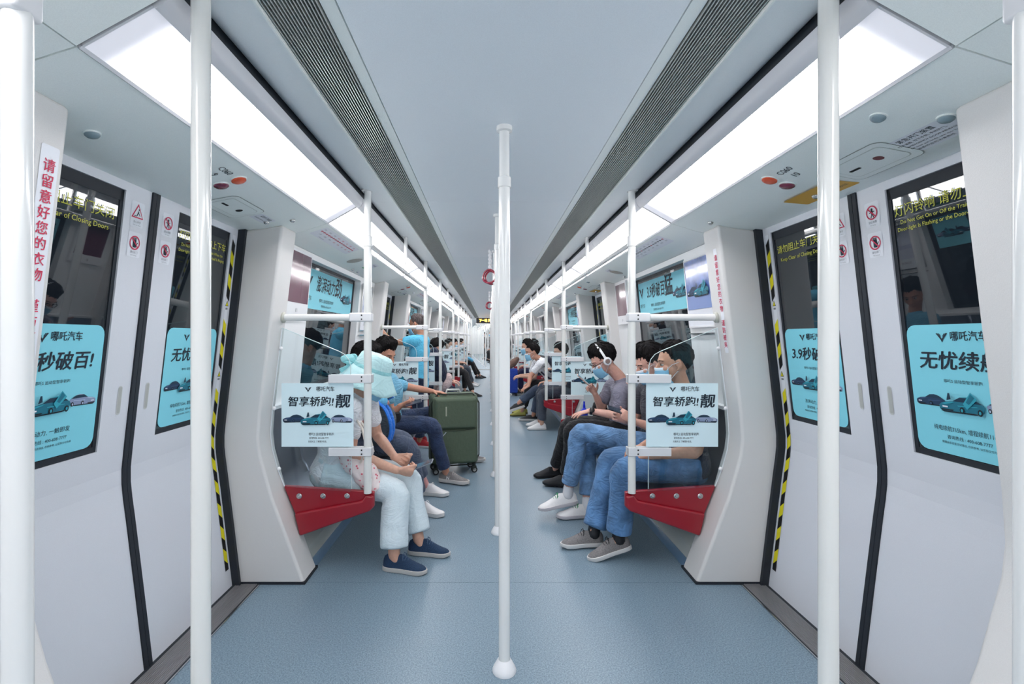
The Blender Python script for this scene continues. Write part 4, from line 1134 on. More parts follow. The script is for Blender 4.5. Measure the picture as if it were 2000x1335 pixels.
def shoe(parent, heel, toe, upm, solem, lacem=None, up=(0,0,1), L=.27, thick=.022, high=1.0, name='shoe'):
    """heel: point under the heel; toe: direction"""
    heel = Vector(heel); f = Vector(toe).normalized(); u = Vector(up); u = (u - f*u.dot(f)).normalized(); l = u.cross(f)
    P = lambda x, y, z: heel + f*x + l*y + u*z
    st = [0,.03,.1,.2,.32,.45,.58,.70,.80,.88,.94,.98,1.0]
    hw = [.014,.024,.031,.034,.033,.033,.037,.042,.044,.041,.033,.021,.006]
    ht = [.062,.080,.092,.094,.094,.096,.078,.062,.050,.044,.038,.032,.024]
    k = L/.27
    m = MB(); N = 14; vs = []
    for s_, w_, h_ in zip(st, hw, ht):
        w_ *= k; h_ *= high
        for i in range(N):
            a = 2*PI*i/N; c, s2 = math.cos(a), math.sin(a)
            y = w_*(abs(c)**.8)*(1 if c > 0 else -1); z = thick*.5 + (h_-thick*.5)*(s2 if s2 > 0 else 0)**.75 if s2 > 0 else thick*.5
            taper = 1 - .35*max(s2, 0)**2
            vs.append(P(s_*L, y*taper, z))
    n = len(st)
    m.add(vs, [(i*N+q, i*N+(q+1) % N, (i+1)*N+(q+1) % N, (i+1)*N+q) for i in range(n-1) for q in range(N)] + [tuple(range(N))[::-1], tuple(range((n-1)*N, n*N))])
    o = m.build(name, upm, parent, smooth=True)
    m = MB(); vs = []
    rows = [(0,.96),(thick*.3,1.05),(thick,1.05),(thick*1.05,.98)]
    out = [(s_*L, w_*k) for s_, w_ in zip(st, hw)]; ring = [(x - (.004 if i == 0 else 0) + (.005 if i == n-1 else 0), w_) for i, (x, w_) in enumerate(out)]
    loop = [(x, w_) for x, w_ in ring] + [(x, -w_) for x, w_ in ring[::-1]]
    for z, sc in rows:
        for x, y in loop: vs.append(P(x, y*sc, z + (.006*sstep(.85,1,x/L) if z == 0 else 0)))
    q = len(loop)
    m.add(vs, [(r*q+i, r*q+(i+1) % q, (r+1)*q+(i+1) % q, (r+1)*q+i) for r in range(3) for i in range(q)] + [tuple(range(q))[::-1], tuple(range(3*q, 4*q))])
    m.build('sole', solem, o, smooth=True)
    if lacem:
        m = MB()
        for i in range(5):
            x = (.47+.055*i)*L; z = (.089-.0085*i)*high + .001
            m.tube([P(x,-.020*k,z-.010), P(x+.003,-.008*k,z+.001), P(x+.003,.008*k,z+.001), P(x,.020*k,z-.010)], .0022, 5)
        for k2 in (-1, 1): m.tube([P(.47*L,0,.093*high), P(.46*L,k2*.014,.102*high), P(.49*L,k2*.026,.090*high), P(.50*L,k2*.030,.074*high)], .0022, 5)
        m.build('laces', lacem, o)
    return o

def person(lab, s, J, C, vox=.0055, group=None):
    """J: joints (world), C: clothing description. s: +1 faces +x, -1 faces -x"""
    P = J['pelvis']; rt = root('person', (P.x, P.y, 0), lab, 'person', group)
    sk = C.get('skinm') or skin(); lat = V(0, 1, 0)
    H = Head(J['head'], J['face'], J.get('hup', (0,0,1)), C.get('hs', 1.0))
    bulk = C.get('bulk', 1.0)
    b = MB()
    up = (J['neck'] - P).normalized(); mid = J.get('chest') or P.lerp(J['neck'], .62); 
    torso = [P - up*.02, P + up*.08, P.lerp(mid,.62), mid, mid.lerp(J['neck'], .62), J['neck'] - up*.01]
    tr = [(.150,.105),(.140,.100),(.128,.095),(.145,.105),(.140,.082),(.060,.052)]
    tr = [(a*bulk, c*bulk) for a, c in tr]
    b.limb(torso, tr, lat=lat, n=20, sub=4)
    b.limb([J['neck'] - up*.05, J['neck'] + up*.02, H.p(-.012,0,-.05), H.p(-.01,0,0)], [.056,.051,.048,.05], n=14)
    H.skull(b)
    for q in ('n', 'f'):
        sh, el, wr = J['sh'+q], J['el'+q], J['wr'+q]
        b.limb([mid.lerp(J['neck'],.6).lerp(sh,.3), sh, sh.lerp(el,.5), el, el.lerp(wr,.3), wr], [.05*bulk,.050*bulk,.043*bulk,.036,.036,.0235], n=12)
        yside = -1 if q == 'n' else 1
        hand(b, wr, J['hd'+q], J['hn'+q], s_hand(J['hd'+q], J['hn'+q], J.get('ht'+q), s, q), **C.get('hand'+q, {}))
        hp, kn, an = J['hip'+q], J['kn'+q], J['an'+q]
        b.limb([hp, hp.lerp(kn,.5), kn, kn.lerp(an,.35), kn.lerp(an,.7), an], [.082,.070,.054,.050,.038,.034], n=12)
        td = Vector(J['toe'+q]).normalized()
        b.limb([an, an + td*.03 - V(0,0,.045), an + td*.08 - V(0,0,.058)], [.033,.026,.018], n=10)
    b.build('body', sk, rt, mods=remesh(vox, 3))
    H.features(rt, C.get('hairm', HAIRB))
    # shirt
    t = MB(); e = .014
    hem = P - up*C.get('hem', .03)
    tor = [hem, P + up*.08, P.lerp(mid,.62), mid, mid.lerp(J['neck'],.62), J['neck'] - up*.012]
    if C.get('belly'): tor[2] = tor[2] + V(s*C['belly'],0,-.02)
    rr = [((a+e), (c+e)) for a, c in tr]; rr[0] = (rr[1][0]+.01, rr[1][1]+.012); rr[-1] = (.068, .060)
    if C.get('belly'): rr[2] = (rr[2][0]+.01, rr[2][1]+C['belly']); rr[1] = (rr[1][0], rr[1][1]+C['belly']*.7)
    t.limb(tor, rr, lat=lat, n=22, sub=4)
    sl = C.get('sleeve', .62)
    for q in ('n', 'f'):
        sh, el, wr = J['sh'+q], J['el'+q], J['wr'+q]
        pts = [mid.lerp(J['neck'],.6).lerp(sh,.3), sh, sh.lerp(el, min(sl,1)*.55), sh.lerp(el, min(sl,1))]; r = [.066*bulk,.066*bulk,.060*bulk,.058*bulk]
        if sl > 1: pts += [el.lerp(wr,.4), el.lerp(wr,.92)]; r = [.066,.064,.055,.050,.046,.036]
        t.limb(pts, r, n=14)
    shirt = t.build('shirt', C['shirt'], rt, mods=remesh(max(vox*1.3,.008), 4, C.get('sfold', .014), .10))
    # trousers
    t = MB(); t.limb([P - up*.055, P + up*.06], [(.158,.118),(.152,.112)], lat=lat, n=20)
    tl = C.get('tlen', .88); wd = C.get('wide', 0)
    for q in ('n', 'f'):
        hp, kn, an = J['hip'+q], J['kn'+q], J['an'+q]
        t.limb([hp + V(-s*.03,0,0), hp.lerp(kn,.5), kn, kn.lerp(an,.35), kn.lerp(an,.65), kn.lerp(an,tl)], [.098,.086,.071+wd*.3,.066+wd*.7,.062+wd,.062+wd], n=14, ck=.12)
    t.build('trousers', C['pants'], rt, mods=remesh(max(vox*1.3,.008), 4, C.get('pfold', .013), .09))
    # shoes
    for q in ('n', 'f'):
        an, td = J['an'+q], Vector(J['toe'+q]).normalized(); uu = Vector(J.get('sup'+q, (0,0,1))); uu = (uu - td*uu.dot(td)).normalized()
        heel = an - uu*.088 - td*.062
        if not J.get('raised'+q): heel.z = max(.002, heel.z)
        sd = shoe(rt, heel, td, C['shoe'], C['sole'], C.get('lace'), up=uu, L=C.get('L',.268), thick=C.get('thick',.024))
        if C.get('sock'):
            m = MB(); m.limb([an - td*.0 - uu*.02, an.lerp(J['kn'+q], .10)], [.040,.038], n=12); m.build('sock', C['sock'], rt, smooth=True)
    if C.get('hair', True): H.hair(rt, C.get('hairm', HAIRB), **C.get('hairk', {}))
    if C.get('mask', True): H.mask(rt, **C.get('maskk', {}))
    return rt, H

def s_hand(d, n, t, s, q):
    # +1 / -1 so that the thumb lands on the wanted side t (default: upwards)
    d = Vector(d).normalized(); n = Vector(n); n = (n - d*n.dot(d)).normalized(); c = d.cross(n)
    w_ = Vector(t) if t is not None else V(0,0,1) + V(0, .3 if q == 'n' else -.3, 0)
    return 1 if c.dot(w_) >= 0 else -1

def seated(s, X, Y, lean=.05, hh=.62, seat=.53, head=.05):
    P = V(X, Y, seat); J = {'pelvis': P}
    J['neck'] = P + V(s*lean, 0, .455); J['chest'] = P + V(s*lean*.25, 0, .28)
    J['head'] = J['neck'] + V(s*(head), 0, .175); J['face'] = (s, 0, -.15)
    for q, k in (('n', -1), ('f', 1)):
        J['sh'+q] = J['neck'] + V(-s*.01, k*.165, -.055)
        J['el'+q] = J['sh'+q] + V(s*.07, k*.045, -.26)
        J['wr'+q] = J['el'+q] + V(s*.22, -k*.07, -.0)
        J['hd'+q] = (s, -k*.2, -.2); J['hn'+q] = (-.1*s, 0, -1)
        J['ht'+q] = (0, -k, .3)
        J['hip'+q] = P + V(s*.03, k*.088, -.01)
        J['kn'+q] = J['hip'+q] + V(s*.42, k*.04, .0)
        J['an'+q] = V(J['kn'+q].x + s*.02, J['kn'+q].y, .092)
        J['toe'+q] = (s, k*.12, 0)
    return J

def phone(c, d, n, lab, col=(34, 38, 46), case=None, L=.075, W=.037):
    d = Vector(d).normalized(); n = Vector(n); n = (n - d*n.dot(d)).normalized(); t = d.cross(n); c = Vector(c)
    rt = root('phone', c, lab, 'phone', 'phones held by passengers')
    m = MB(); m.obox(c, t, d, n, W, L, .004, mat('phone_%d' % (case or col)[0], case or col, .3, coat=.4)); o = m.build('case', parent=rt); bevel(.003, 2)(o)
    m = MB(); m.obox(c + n*.0042, t, d, n, W*.93, L*.95, .0004, mat('phone_screen', (50, 60, 76), .1, coat=.8)); m.build('display', parent=rt)
    return rt
W_ = at
GP = 'passengers'
WHITES = mat('shoe_white', (232, 230, 230), .5, bump=.15, bscale=60); SOLEW = mat('sole_white', (220, 218, 216), .6); SOLEK = mat('sole_black', (24, 24, 28), .6)
SHOEK = mat('shoe_black', (26, 28, 34), .6, bump=.2, bscale=80); SHOEG = mat('shoe_grey', (128, 124, 124), .8, bump=.4, bscale=300, var=.25, vscale=250)
NAVYS = mat('shoe_navy', (26, 52, 82), .8, bump=.3, bscale=200, var=.15, vscale=200)
DEN = cloth('denim_blue', (84, 124, 168), .30, vs=11); DENL = cloth('denim_light', (104, 142, 184), .28, vs=13); DEND = cloth('denim_dark', (44, 60, 92), .25, vs=14)

# --- L1: woman in aqua bucket hat, nearest on the left bench
J = seated(1, -1.03, 3.02, lean=.16, seat=.52)
J['neck'] = V(-.865, 3.02, .96); J['chest'] = V(-.985, 3.02, .78)
J['head'] = W_(722, 738, 3.02); J['face'] = (.93, -.05, -.36)
J['shn'] = V(-.875, 2.87, .90); J['eln'] = V(-.86, 2.83, .65); J['wrn'] = W_(776, 918, 2.90); J['hdn'] = (.85, .25, -.25); J['hnn'] = (-.1, .75, .65); J['htn'] = (.1, .1, 1)
J['shf'] = V(-.85, 3.17, .90); J['elf'] = V(-.80, 3.22, .68); J['wrf'] = W_(772, 893, 3.03); J['hdf'] = (.9, -.25, -.25); J['hnf'] = (-.1, -.75, .65); J['htf'] = (.1, -.1, 1)
J['hipn'] = V(-1.0, 2.93, .50); J['knn'] = V(-.615, 2.86, .415); J['ann'] = V(-.60, 2.765, .090)
J['hipf'] = V(-1.0, 3.11, .50); J['knf'] = V(-.58, 3.08, .44); J['anf'] = V(-.49, 2.97, .092)
J['toen'] = (.97, -.22, 0); J['toef'] = (.97, -.15, 0)
PALE = cloth('pale_denim', (208, 222, 228), .06, bump=.2)
C = dict(shirt=cloth('tee_white_l1', (232, 232, 236), .03), pants=PALE, shoe=NAVYS, sole=mat('sole_pale', (196, 192, 188), .6), lace=mat('lace_navy', (60, 84, 112), .7), L=.255,
         hairm=HAIRN, sleeve=.55, wide=.020, tlen=.88, hairk=dict(front=.3, side=-.5, back=-.8), hs=.97, mask=True,
         handn=dict(curl=(.95,.9,.6), spread=.01, thumb=(.9,.3,.3)), handf=dict(curl=(.95,.9,.6), spread=.01, thumb=(.9,.3,.3)), vox=.005)
C.pop('vox')
rt, H = person('woman in aqua bucket hat looking down at phone, nearest on the left bench', 1, J, C, .0048, GP)
m = MB()
for k in range(7):
    y = -.03+.01*k; m.limb([H.p(-.05, .07-.012*k, -.0), H.p(-.07,.075-.012*k,-.08), V(-.90,2.93+y*.6,.93), V(-.872,2.91+y*.5,.83), V(-.868,2.90+y*.5,.755)], [.016,.017,.015,.012,.004], n=8)
m.build('ponytail', HAIRN, rt, mods=remesh(.007, 2))
AQ = cloth('hat_aqua', (196, 232, 234), .04, bump=.3); AQB = cloth('hat_band', (156, 216, 220), .05, bump=.3)
def hatlathe(prof, wav, m):
    n = 56; vs = []
    for i, (r, h) in enumerate(prof):
        for k in range(n):
            a = 2*PI*k/n; wv = wav[i]
            rr = r*(1 + wv*.5*math.sin(a*3+.7) + wv*.25*math.sin(a*7))
            vs.append(H.p(rr*math.cos(a)*1.10 - .004, rr*math.sin(a)*.98, h + .03*wv*3*math.sin(a*4+1.1) - .012*wv*10*abs(math.sin(a))))
    m.add(vs, [(i*n+k, i*n+(k+1) % n, (i+1)*n+(k+1) % n, (i+1)*n+k) for i in range(len(prof)-1) for k in range(n)])
hp_ = [(.001,.166),(.045,.165),(.080,.158),(.096,.140),(.104,.105),(.110,.062)]
m = MB(); hatlathe(hp_, [0,.02,.03,.04,.03,.01], m); hat = m.build('bucket_hat', AQ, rt, smooth=True)
m = MB(); hatlathe([(.1115,.082),(.113,.076),(.114,.05),(.1125,.046)], [.01]*4, m); m.build('hat_band', AQB, hat, smooth=True)
m = MB(); hatlathe([(.110,.060),(.124,.035),(.144,.0),(.163,-.032),(.176,-.052)], [.01,.03,.05,.07,.09], m); o = m.build('hat_brim', AQ, hat, smooth=True)
so = o.modifiers.new('s','SOLIDIFY'); so.thickness = .003
m = MB()
for k in (-1, 1):
    m.limb([H.p(-.115,.02*k,.06), H.p(-.150,.05*k,.085), H.p(-.195,.055*k,.055), H.p(-.16,.03*k,.045), H.p(-.115,.01*k,.055)], [(.012,.006),(.026,.008),(.022,.008),(.016,.007),(.010,.006)], n=10)
    m.limb([H.p(-.118,.0,.055), H.p(-.15,.03*k,.02), H.p(-.18,.045*k,-.02)], [(.010,.004),(.018,.004),(.022,.004)], n=8)
m.build('hat_bow', AQB, hat, mods=remesh(.005, 2))
phone(W_(822, 908, 2.97), (1, -.05, .38), (-.35, -.1, 1), 'grey smartphone in the hands of the woman in the bucket hat', (120, 126, 136), L=.078)
# printed ornament on the shirt, bangle
m = MB(); NV = mat('print_indigo', (70, 74, 134), .7)
for i in range(26):
    a = random.uniform(-.10,.10); z = random.uniform(-.09,.07)
    c = V(-.845 + .05*z - abs(a)*.1 + random.uniform(0,.003), 2.90+.0*a, .77+z); c = V(-.90+random.uniform(-.03,.055), 2.862-.0*a, .74+z)
    m.limb([c, c + V(.012,-.004,.010), c + V(.018,0,-.004)], [(.006,.003),(.008,.003),(.004,.003)], n=6, sub=2)
m.build('shirt_print', NV, rt)
m = MB(); b1 = J['eln'].lerp(J['wrn'], .35); ax = (J['wrn']-J['eln']).normalized()
m.lathe([(.040,-.004),(.043,0),(.040,.004)], b1, 20, mat('bangle_cream', (226, 206, 190), .3), axis=ax); m.build('bangle', parent=rt, smooth=True)
# cloth bag on the lap
def bag_floral():
    r = root('cloth_bag', (-.80, 2.88, .5), 'cream cloth bag with pink flowers on the lap under the bucket hat', 'bag', None)
    FL = mat('floral_cloth', (234, 224, 220), .9, bump=.4, bscale=22)
    nt = FL.node_tree; b = nt.nodes['Principled BSDF']; vo = nt.nodes.new('ShaderNodeTexVoronoi'); vo.inputs['Scale'].default_value = 46
    tc = nt.nodes.new('ShaderNodeTexCoord'); cr = nt.nodes.new('ShaderNodeValToRGB'); cr.color_ramp.interpolation = 'CONSTANT'
    cr.color_ramp.elements[0].color = lin((204, 90, 108)); cr.color_ramp.elements[1].position = .30; cr.color_ramp.elements[1].color = lin((236, 222, 220))
    e_ = cr.color_ramp.elements.new(.20); e_.color = lin((236, 170, 176))
    nt.links.new(tc.outputs['Object'], vo.inputs['Vector']); nt.links.new(vo.outputs['Distance'], cr.inputs[0]); nt.links.new(cr.outputs[0], b.inputs['Base Color'])
    m = MB(); m.limb([V(-.93,2.84,.66), V(-.86,2.835,.60), V(-.78,2.83,.53), V(-.735,2.82,.45)], [(.03,.03),(.045,.06),(.055,.075),(.045,.055)], lat=(0,1,0), n=16)
    m.build('bag_body', FL, r, mods=remesh(.007, 3, .02, .05))
    m = MB(); m.tube([V(-.80,2.80,.60), V(-.765,2.79,.70), V(-.79,2.80,.80), V(-.84,2.83,.86), V(-.90,2.86,.80), V(-.89,2.83,.68)], .007, 8)
    m.tube([V(-.78,2.84,.58), V(-.735,2.84,.66), V(-.76,2.84,.76), V(-.82,2.86,.84)], .006, 8)
    m.build('strap', mat('strap_cream', (226, 216, 206), .8), r, smooth=True)
bag_floral()

# --- L2: dark grey trousers, white trainers, blue bag on the lap
J = seated(1, -1.10, 3.72, lean=.06, seat=.535)
J['knn'] = W_(796, 872, 3.62); J['ann'] = W_(818, 982, 3.66); J['knf'] = W_(786, 858, 3.92); J['anf'] = V(-.60, 4.10, .092)
J['head'] = V(-1.0, 3.70, 1.14); J['face'] = (.9, -.1, -.35); J['neck'] = V(-1.04, 3.72, .97)
J['eln'] = V(-1.0, 3.52, .72); J['wrn'] = W_(728, 795, 3.55); J['hdn'] = (.75, .1, .45); J['hnn'] = (.3, .6, -.6)
J['elf'] = V(-1.0, 3.92, .72); J['wrf'] = V(-.90, 3.72, .80); J['hdf'] = (.7, -.3, .5); J['hnf'] = (.1, -.8, .3)
J['toen'] = (.95, -.35, 0); J['toef'] = (.97, -.2, 0)
GREYP = cloth('trousers_slate', (74, 84, 104), .08)
rt, H = person('person with slate trousers and white trainers behind the bucket hat woman', 1, J,
    dict(shirt=cloth('tee_white', (226, 230, 236), .03), pants=GREYP, shoe=WHITES, sole=SOLEW, lace=WHITES, tlen=.80, wide=.008, thick=.03, sock=None, skinm=skin((220, 160, 154)),
         handn=dict(curl=(.7,.7,.5), spread=.02), handf=dict(curl=(.7,.7,.5), spread=.02), hairk=dict(thick=.02, vol=1.3)), .006, GP)
phone(W_(752, 778, 3.62), (.85, -.1, .42), (-.3, -.5, .75), 'bright blue smartphone held above the blue bag', (40, 90, 190), case=(44, 110, 200))
def lap_bag():
    r = root('backpack', (-.86, 3.62, .6), 'royal blue and grey backpack on the lap behind the bucket hat', 'bag')
    m = MB(); m.limb([V(-.88,3.62,.60), V(-.87,3.62,.72), V(-.90,3.62,.84)], [(.15,.10),(.155,.11),(.12,.08)], lat=(0,1,0), n=18); m.build('bag_body', cloth('bag_grey', (74, 84, 92)), r, mods=remesh(.008, 3, .02))
    BL = cloth('bag_blue', (34, 118, 220))
    for dy, w_ in ((-.05,.030),(.04,.022)):
        m = MB(); m.limb([V(-.775,3.50+dy,.585), V(-.755,3.50+dy,.68), V(-.79,3.51+dy,.80), V(-.87,3.54+dy,.88)], [(w_,.012)]*4, lat=(0,1,0), n=10); m.build('strap', BL, r, smooth=True)
    m = MB(); m.limb([V(-.82,3.49,.86), V(-.86,3.60,.92), V(-.84,3.72,.88)], [.035,.05,.035], n=12); m.build('top_flap', cloth('bag_sky', (104, 182, 220)), r, mods=remesh(.008, 3, .02))
lap_bag()

# --- L3: man in dark jeans with the suitcase
J = seated(1, -1.0, 4.62, lean=.0, seat=.54)
J['head'] = W_(752, 692, 4.60); J['face'] = (.75, -.45, -.35); J['neck'] = V(-1.04, 4.62, .99)
J['knn'] = V(-.575, 4.36, .535); J['ann'] = V(-.455, 4.44, .10); J['hipn'] = V(-.98, 4.50, .52)
J['knf'] = V(-.60, 5.00, .54); J['anf'] = V(-.33, 5.17, .10); J['toen'] = (.93, -.35, 0); J['toef'] = (.95, .1, 0)
J['shn'] = V(-1.03, 4.46, .93); J['eln'] = W_(766, 808, 4.45); J['wrn'] = W_(783, 791, 4.42); J['hdn'] = (1, .1, .25); J['hnn'] = (.2, .6, .5)
J['shf'] = W_(764, 748, 4.72); J['elf'] = W_(806, 757, 4.75); J['wrf'] = W_(846, 764, 4.78); J['hdf'] = (.95, -.1, -.10); J['hnf'] = (0, 0, -1); J['htf'] = (0, -1, 0)
rt, H = person('man in dark jeans resting a hand on the green suitcase', 1, J,
    dict(shirt=cloth('tee_skyblue', (112, 176, 206)), pants=DEND, shoe=SHOEG, sole=mat('sole_offwhite', (206, 200, 196), .6), lace=mat('lace_grey', (176, 170, 166), .7), tlen=.90, L=.29, thick=.03,
         skinm=skin((196, 142, 118)), hairk=dict(thick=.024, vol=1.5, tuft=1), sleeve=.6, mask=False,
         handn=dict(curl=(.5,.5,.4), spread=.03), handf=dict(curl=(.12,.12,.1), spread=.16)), .0058, GP)
phone(W_(808, 786, 4.40), (1, .1, .28), (-.2, -.3, 1), 'dark smartphone held by the man with the suitcase', (60, 66, 84))
td = Vector(J['toen']).normalized(); nn_ = td.cross(V(0,0,1)); F = Flat(V(J['ann'].x, J['ann'].y, .058) + td*.035 + nn_*.0365, td, (0,0,1), .001); F.text('N', 0, 0, .040, WHITES, bold=.03, shear=.2); F.build('shoe_letter', parent=rt)
m = MB(); m.obox(V(-.905,4.40,.60), V(1,0,0), V(0,1,0), V(0,0,1), .045, .02, .05, mat('pouch_black', (22,24,28), .5)); o = m.build('belt_pouch', parent=rt); bevel(.012,2)(o)

def suitcase():
    r = root('suitcase', (-.45, 4.82, 0), 'dark green soft suitcase on wheels in front of the man in jeans', 'suitcase')
    G = mat('suitcase_green', (84, 98, 80), .75, bump=.35, bscale=30, var=.12, vscale=400); GD = mat('suitcase_dark', (34, 42, 36), .6)
    # body axes: front face turned to the camera
    a = math.radians(14); u = V(math.cos(a), math.sin(a), 0); n = V(math.sin(a), -math.cos(a), 0); z = V(0,0,1)
    c = V(-.42, 4.86, .43)
    def blk(name, cc, hu, hz, hn, mt, w_=.05, par=None, seg=4, sub=None):
        m = MB(); m.obox(cc, u, z, n, hu, hz, hn); o = m.build(name, mt, par or r); bevel(w_, seg)(o); return o
    body = blk('body', c, .235, .345, .125, G)
    blk('front_panel', c + n*.135 + V(0,0,0), .222, .325, .035, G, .03, body)
    up = blk('upper_pocket', c + n*.168 + z*.165 , .205, .150, .032, G, .045, body)
    lo = blk('lower_pocket', c + n*.160 - z*.155, .210, .165, .032, G, .045, body)
    m = MB(); pts = []
    for k in range(41):
        t = 2*PI*k/40; pts.append(c + n*.128 + u*.236*max(-1,min(1,1.25*math.cos(t))) + z*.346*max(-1,min(1,1.25*math.sin(t))))
    m.tube(pts, .007, 6); m.build('zip', GD, r, smooth=True)
    m = MB(); pts = [c + n*.196 + z*.02 + u*(-.19+.38*k/10) - z*.02*math.sin(PI*k/10) for k in range(11)]; m.tube(pts, .003, 6); m.build('pocket_zip', GD, r)
    m = MB(); m.obox(c + n*.202 + z*.19 - u*.10, u, z, n, .006, .045, .002, mat('badge_metal', (176, 178, 160), .4, metal=.5)); m.build('badge', parent=r)
    m = MB(); m.obox(c + n*.196 - z*.03 - u*.12, (u + z*-.9).normalized(), (z + u*.9).normalized(), n, .004, .03, .002, CHROME); m.build('zip_pull', parent=r)
    m = MB(); m.obox(c - u*.238 + z*.16, n, z, u, .018, .07, .006, GD); o = m.build('side_handle', parent=r); bevel(.005,2)(o)
    m = MB(); m.tube([c + z*.345 - u*.07, c + z*.375 - u*.06, c + z*.375 + u*.06, c + z*.345 + u*.07], .012, 10); m.build('top_handle', mat('handle_silver', (196,198,196), .3, metal=.3), r, smooth=True)
    for su in (-1, 1):
        for sn in (-1, 1):
            p = c + u*.19*su + n*(.02+.10*sn); p.z = 0
            m = MB(); m.tube([p + V(0,0,.095), p + V(0,0,.05)], .016, 10, GD); m.obox(p + V(0,0,.05), u, z, n, .020, .018, .018, GD); wf = m.build('castor', parent=r)
            m = MB(); m.lathe([(.020,-.016),(.030,-.014),(.030,.014),(.020,.016)], p + V(0,0,.031), 18, SOLEK, axis=n); m.lathe([(.018,.0165),(.018,.018)], p + V(0,0,.031), 12, mat('wheel_hub',(170,170,168),.4), axis=n); m.build('wheel', parent=wf, smooth=True)
suitcase()

# --- standing man in the second left doorway
J = {'pelvis': V(-.93, 6.0, .86)}; P = J['pelvis']
J['neck'] = V(-.905, 6.0, 1.355); J['chest'] = V(-.92, 6.0, 1.16); J['head'] = W_(815, 634, 6.0); J['face'] = (-.93, .28, -.15)
J['shn'] = V(-.95, 5.84, 1.29); J['eln'] = V(-1.17, 5.82, 1.27); J['wrn'] = V(-1.27, 5.72, 1.345); J['hdn'] = (-.3, -.6, .5); J['hnn'] = (-.9, -.1, .1)
J['shf'] = V(-.88, 6.17, 1.29); J['elf'] = V(-.90, 6.24, 1.02); J['wrf'] = V(-.98, 6.20, .80); J['hdf'] = (-.1,0,-1); J['hnf'] = (0,-1,0)
for q, k in (('n',-1),('f',1)):
    J['hip'+q] = P + V(0,k*.085,-.03); J['kn'+q] = V(-.92, 6.0+k*.10, .46); J['an'+q] = V(-.90, 6.0+k*.11, .09); J['toe'+q] = (-.9 if k < 0 else -.8, k*.2, 0)
    J['hd'+q] = Vector(J['hd'+q])
J['toen'] = (.9, -.3, 0); J['toef'] = (-.9, .2, 0)
J['htn'] = (0,0,1); J['htf'] = (-1,0,0)
person('standing grey haired man in sky blue shirt, arm reaching to the pillar', -1, J,
    dict(shirt=cloth('tee_aqua', (98, 196, 232), .04), pants=cloth('trousers_navy', (28, 44, 72)), shoe=mat('shoe_red', (168, 30, 40), .6), sole=SOLEW, hairm=HAIRG, hem=.12, tlen=.9, skinm=skin((190, 136, 110)),
         hairk=dict(front=.62, thick=.006), sleeve=.5, handn=dict(curl=(.8,.8,.6)), bulk=1.08), .007, GP)

# --- right bench, nearest man
J = seated(-1, 1.20, 3.08, lean=.04, seat=.535)
J['head'] = W_(1317, 710, 3.08); J['face'] = (-.98, .12, -.12); J['neck'] = V(1.165, 3.08, .985); J['chest'] = V(1.175, 3.08, .80)
J['hipn'] = V(1.17, 2.99, .52); J['knn'] = V(.765, 2.94, .53); J['ann'] = V(.715, 2.93, .125)
J['hipf'] = V(1.17, 3.17, .52); J['knf'] = V(.745, 3.20, .52); J['anf'] = V(.60, 3.08, .098)
J['toen'] = (-.96, -.16, -.22); J['supn'] = (-.2, 0, 1); J['raisedn'] = True; J['toef'] = (-.98, -.1, 0)
J['shn'] = V(1.175, 2.91, .925); J['eln'] = V(1.155, 2.85, .66); J['wrn'] = W_(1266, 890, 2.92); J['hdn'] = (-.8, .35, -.15); J['hnn'] = (0, .2, -1)
J['shf'] = V(1.165, 3.25, .925); J['elf'] = V(1.12, 3.28, .67); J['wrf'] = V(.93, 3.15, .62)
TEEN = cloth('tee_navy', (42, 54, 74))
rt, H = person('man in navy printed T-shirt and blue jeans, nearest on the right bench', -1, J,
    dict(shirt=TEEN, pants=DEN, shoe=SHOEG, sole=SOLEW, lace=mat('lace_black', (24,26,30), .7), tlen=.93, wide=.014, hairk=dict(front=.52, thick=.012, vol=1.1), sock=SHOEK, skinm=skin((204, 152, 126)), L=.27,
         maskk=dict(top=-.006)), .0048, GP)
F = Flat((1.22, 2.905, .64), (1,0,0), (0,0,1), 0)
F = Flat((1.205, 2.925, .645), (1,0,-.1), (0,.05,1), 0)
F.text('CHILL AND', 0, .04, .02, INKG); F.text('SURF', 0, .018, .014, INKG); F.text('BLUE · SEA', 0, -.02, .026, INKG)
F.build('shirt_print', parent=rt)

# --- second man right: crossed legs, white shoes with green laces
J = seated(-1, 1.20, 3.60, lean=.06, seat=.53)
J['head'] = W_(1270, 712, 3.58); J['face'] = (-.93, -.05, -.35); J['neck'] = V(1.15, 3.60, .97)
J['hipn'] = V(1.14, 3.52, .53); J['knn'] = V(.615, 3.56, .625); J['ann'] = W_(1108, 962, 3.58); J['raisedn'] = True
J['toen'] = (-.97, -.06, -.17); J['supn'] = (-.2, 0, 1)
J['hipf'] = V(1.14, 3.68, .50); J['knf'] = V(.70, 3.72, .50); J['anf'] = W_(1147, 990, 3.58); J['anf'].z = .095; J['toef'] = (-.99, -.1, 0)
J['eln'] = V(1.12, 3.43, .68); J['wrn'] = W_(1238, 822, 3.42); J['hdn'] = (-.75, .1, .5); J['hnn'] = (-.2, .8, .1)
J['wrf'] = V(.95, 3.66, .70); J['hdf'] = (-.75, -.2, .4); J['hnf'] = (-.2, -.8, .3)
rt, H = person('man in charcoal shirt with crossed legs and white shoes with green laces', -1, J,
    dict(shirt=cloth('tee_charcoal', (58, 58, 66)), pants=DENL, shoe=WHITES, sole=mat('sole_cream',(206,200,204),.6), lace=mat('lace_green', (30, 142, 84), .6), tlen=.84, sock=mat('sock_pale',(216,216,220),.9), hairk=dict(thick=.026, vol=1.3, tuft=1), L=.29,
         skinm=skin((214, 164, 146)), handn=dict(curl=(.8,.8,.6), spread=.02), handf=dict(curl=(.6,.6,.5))), .0052, GP)
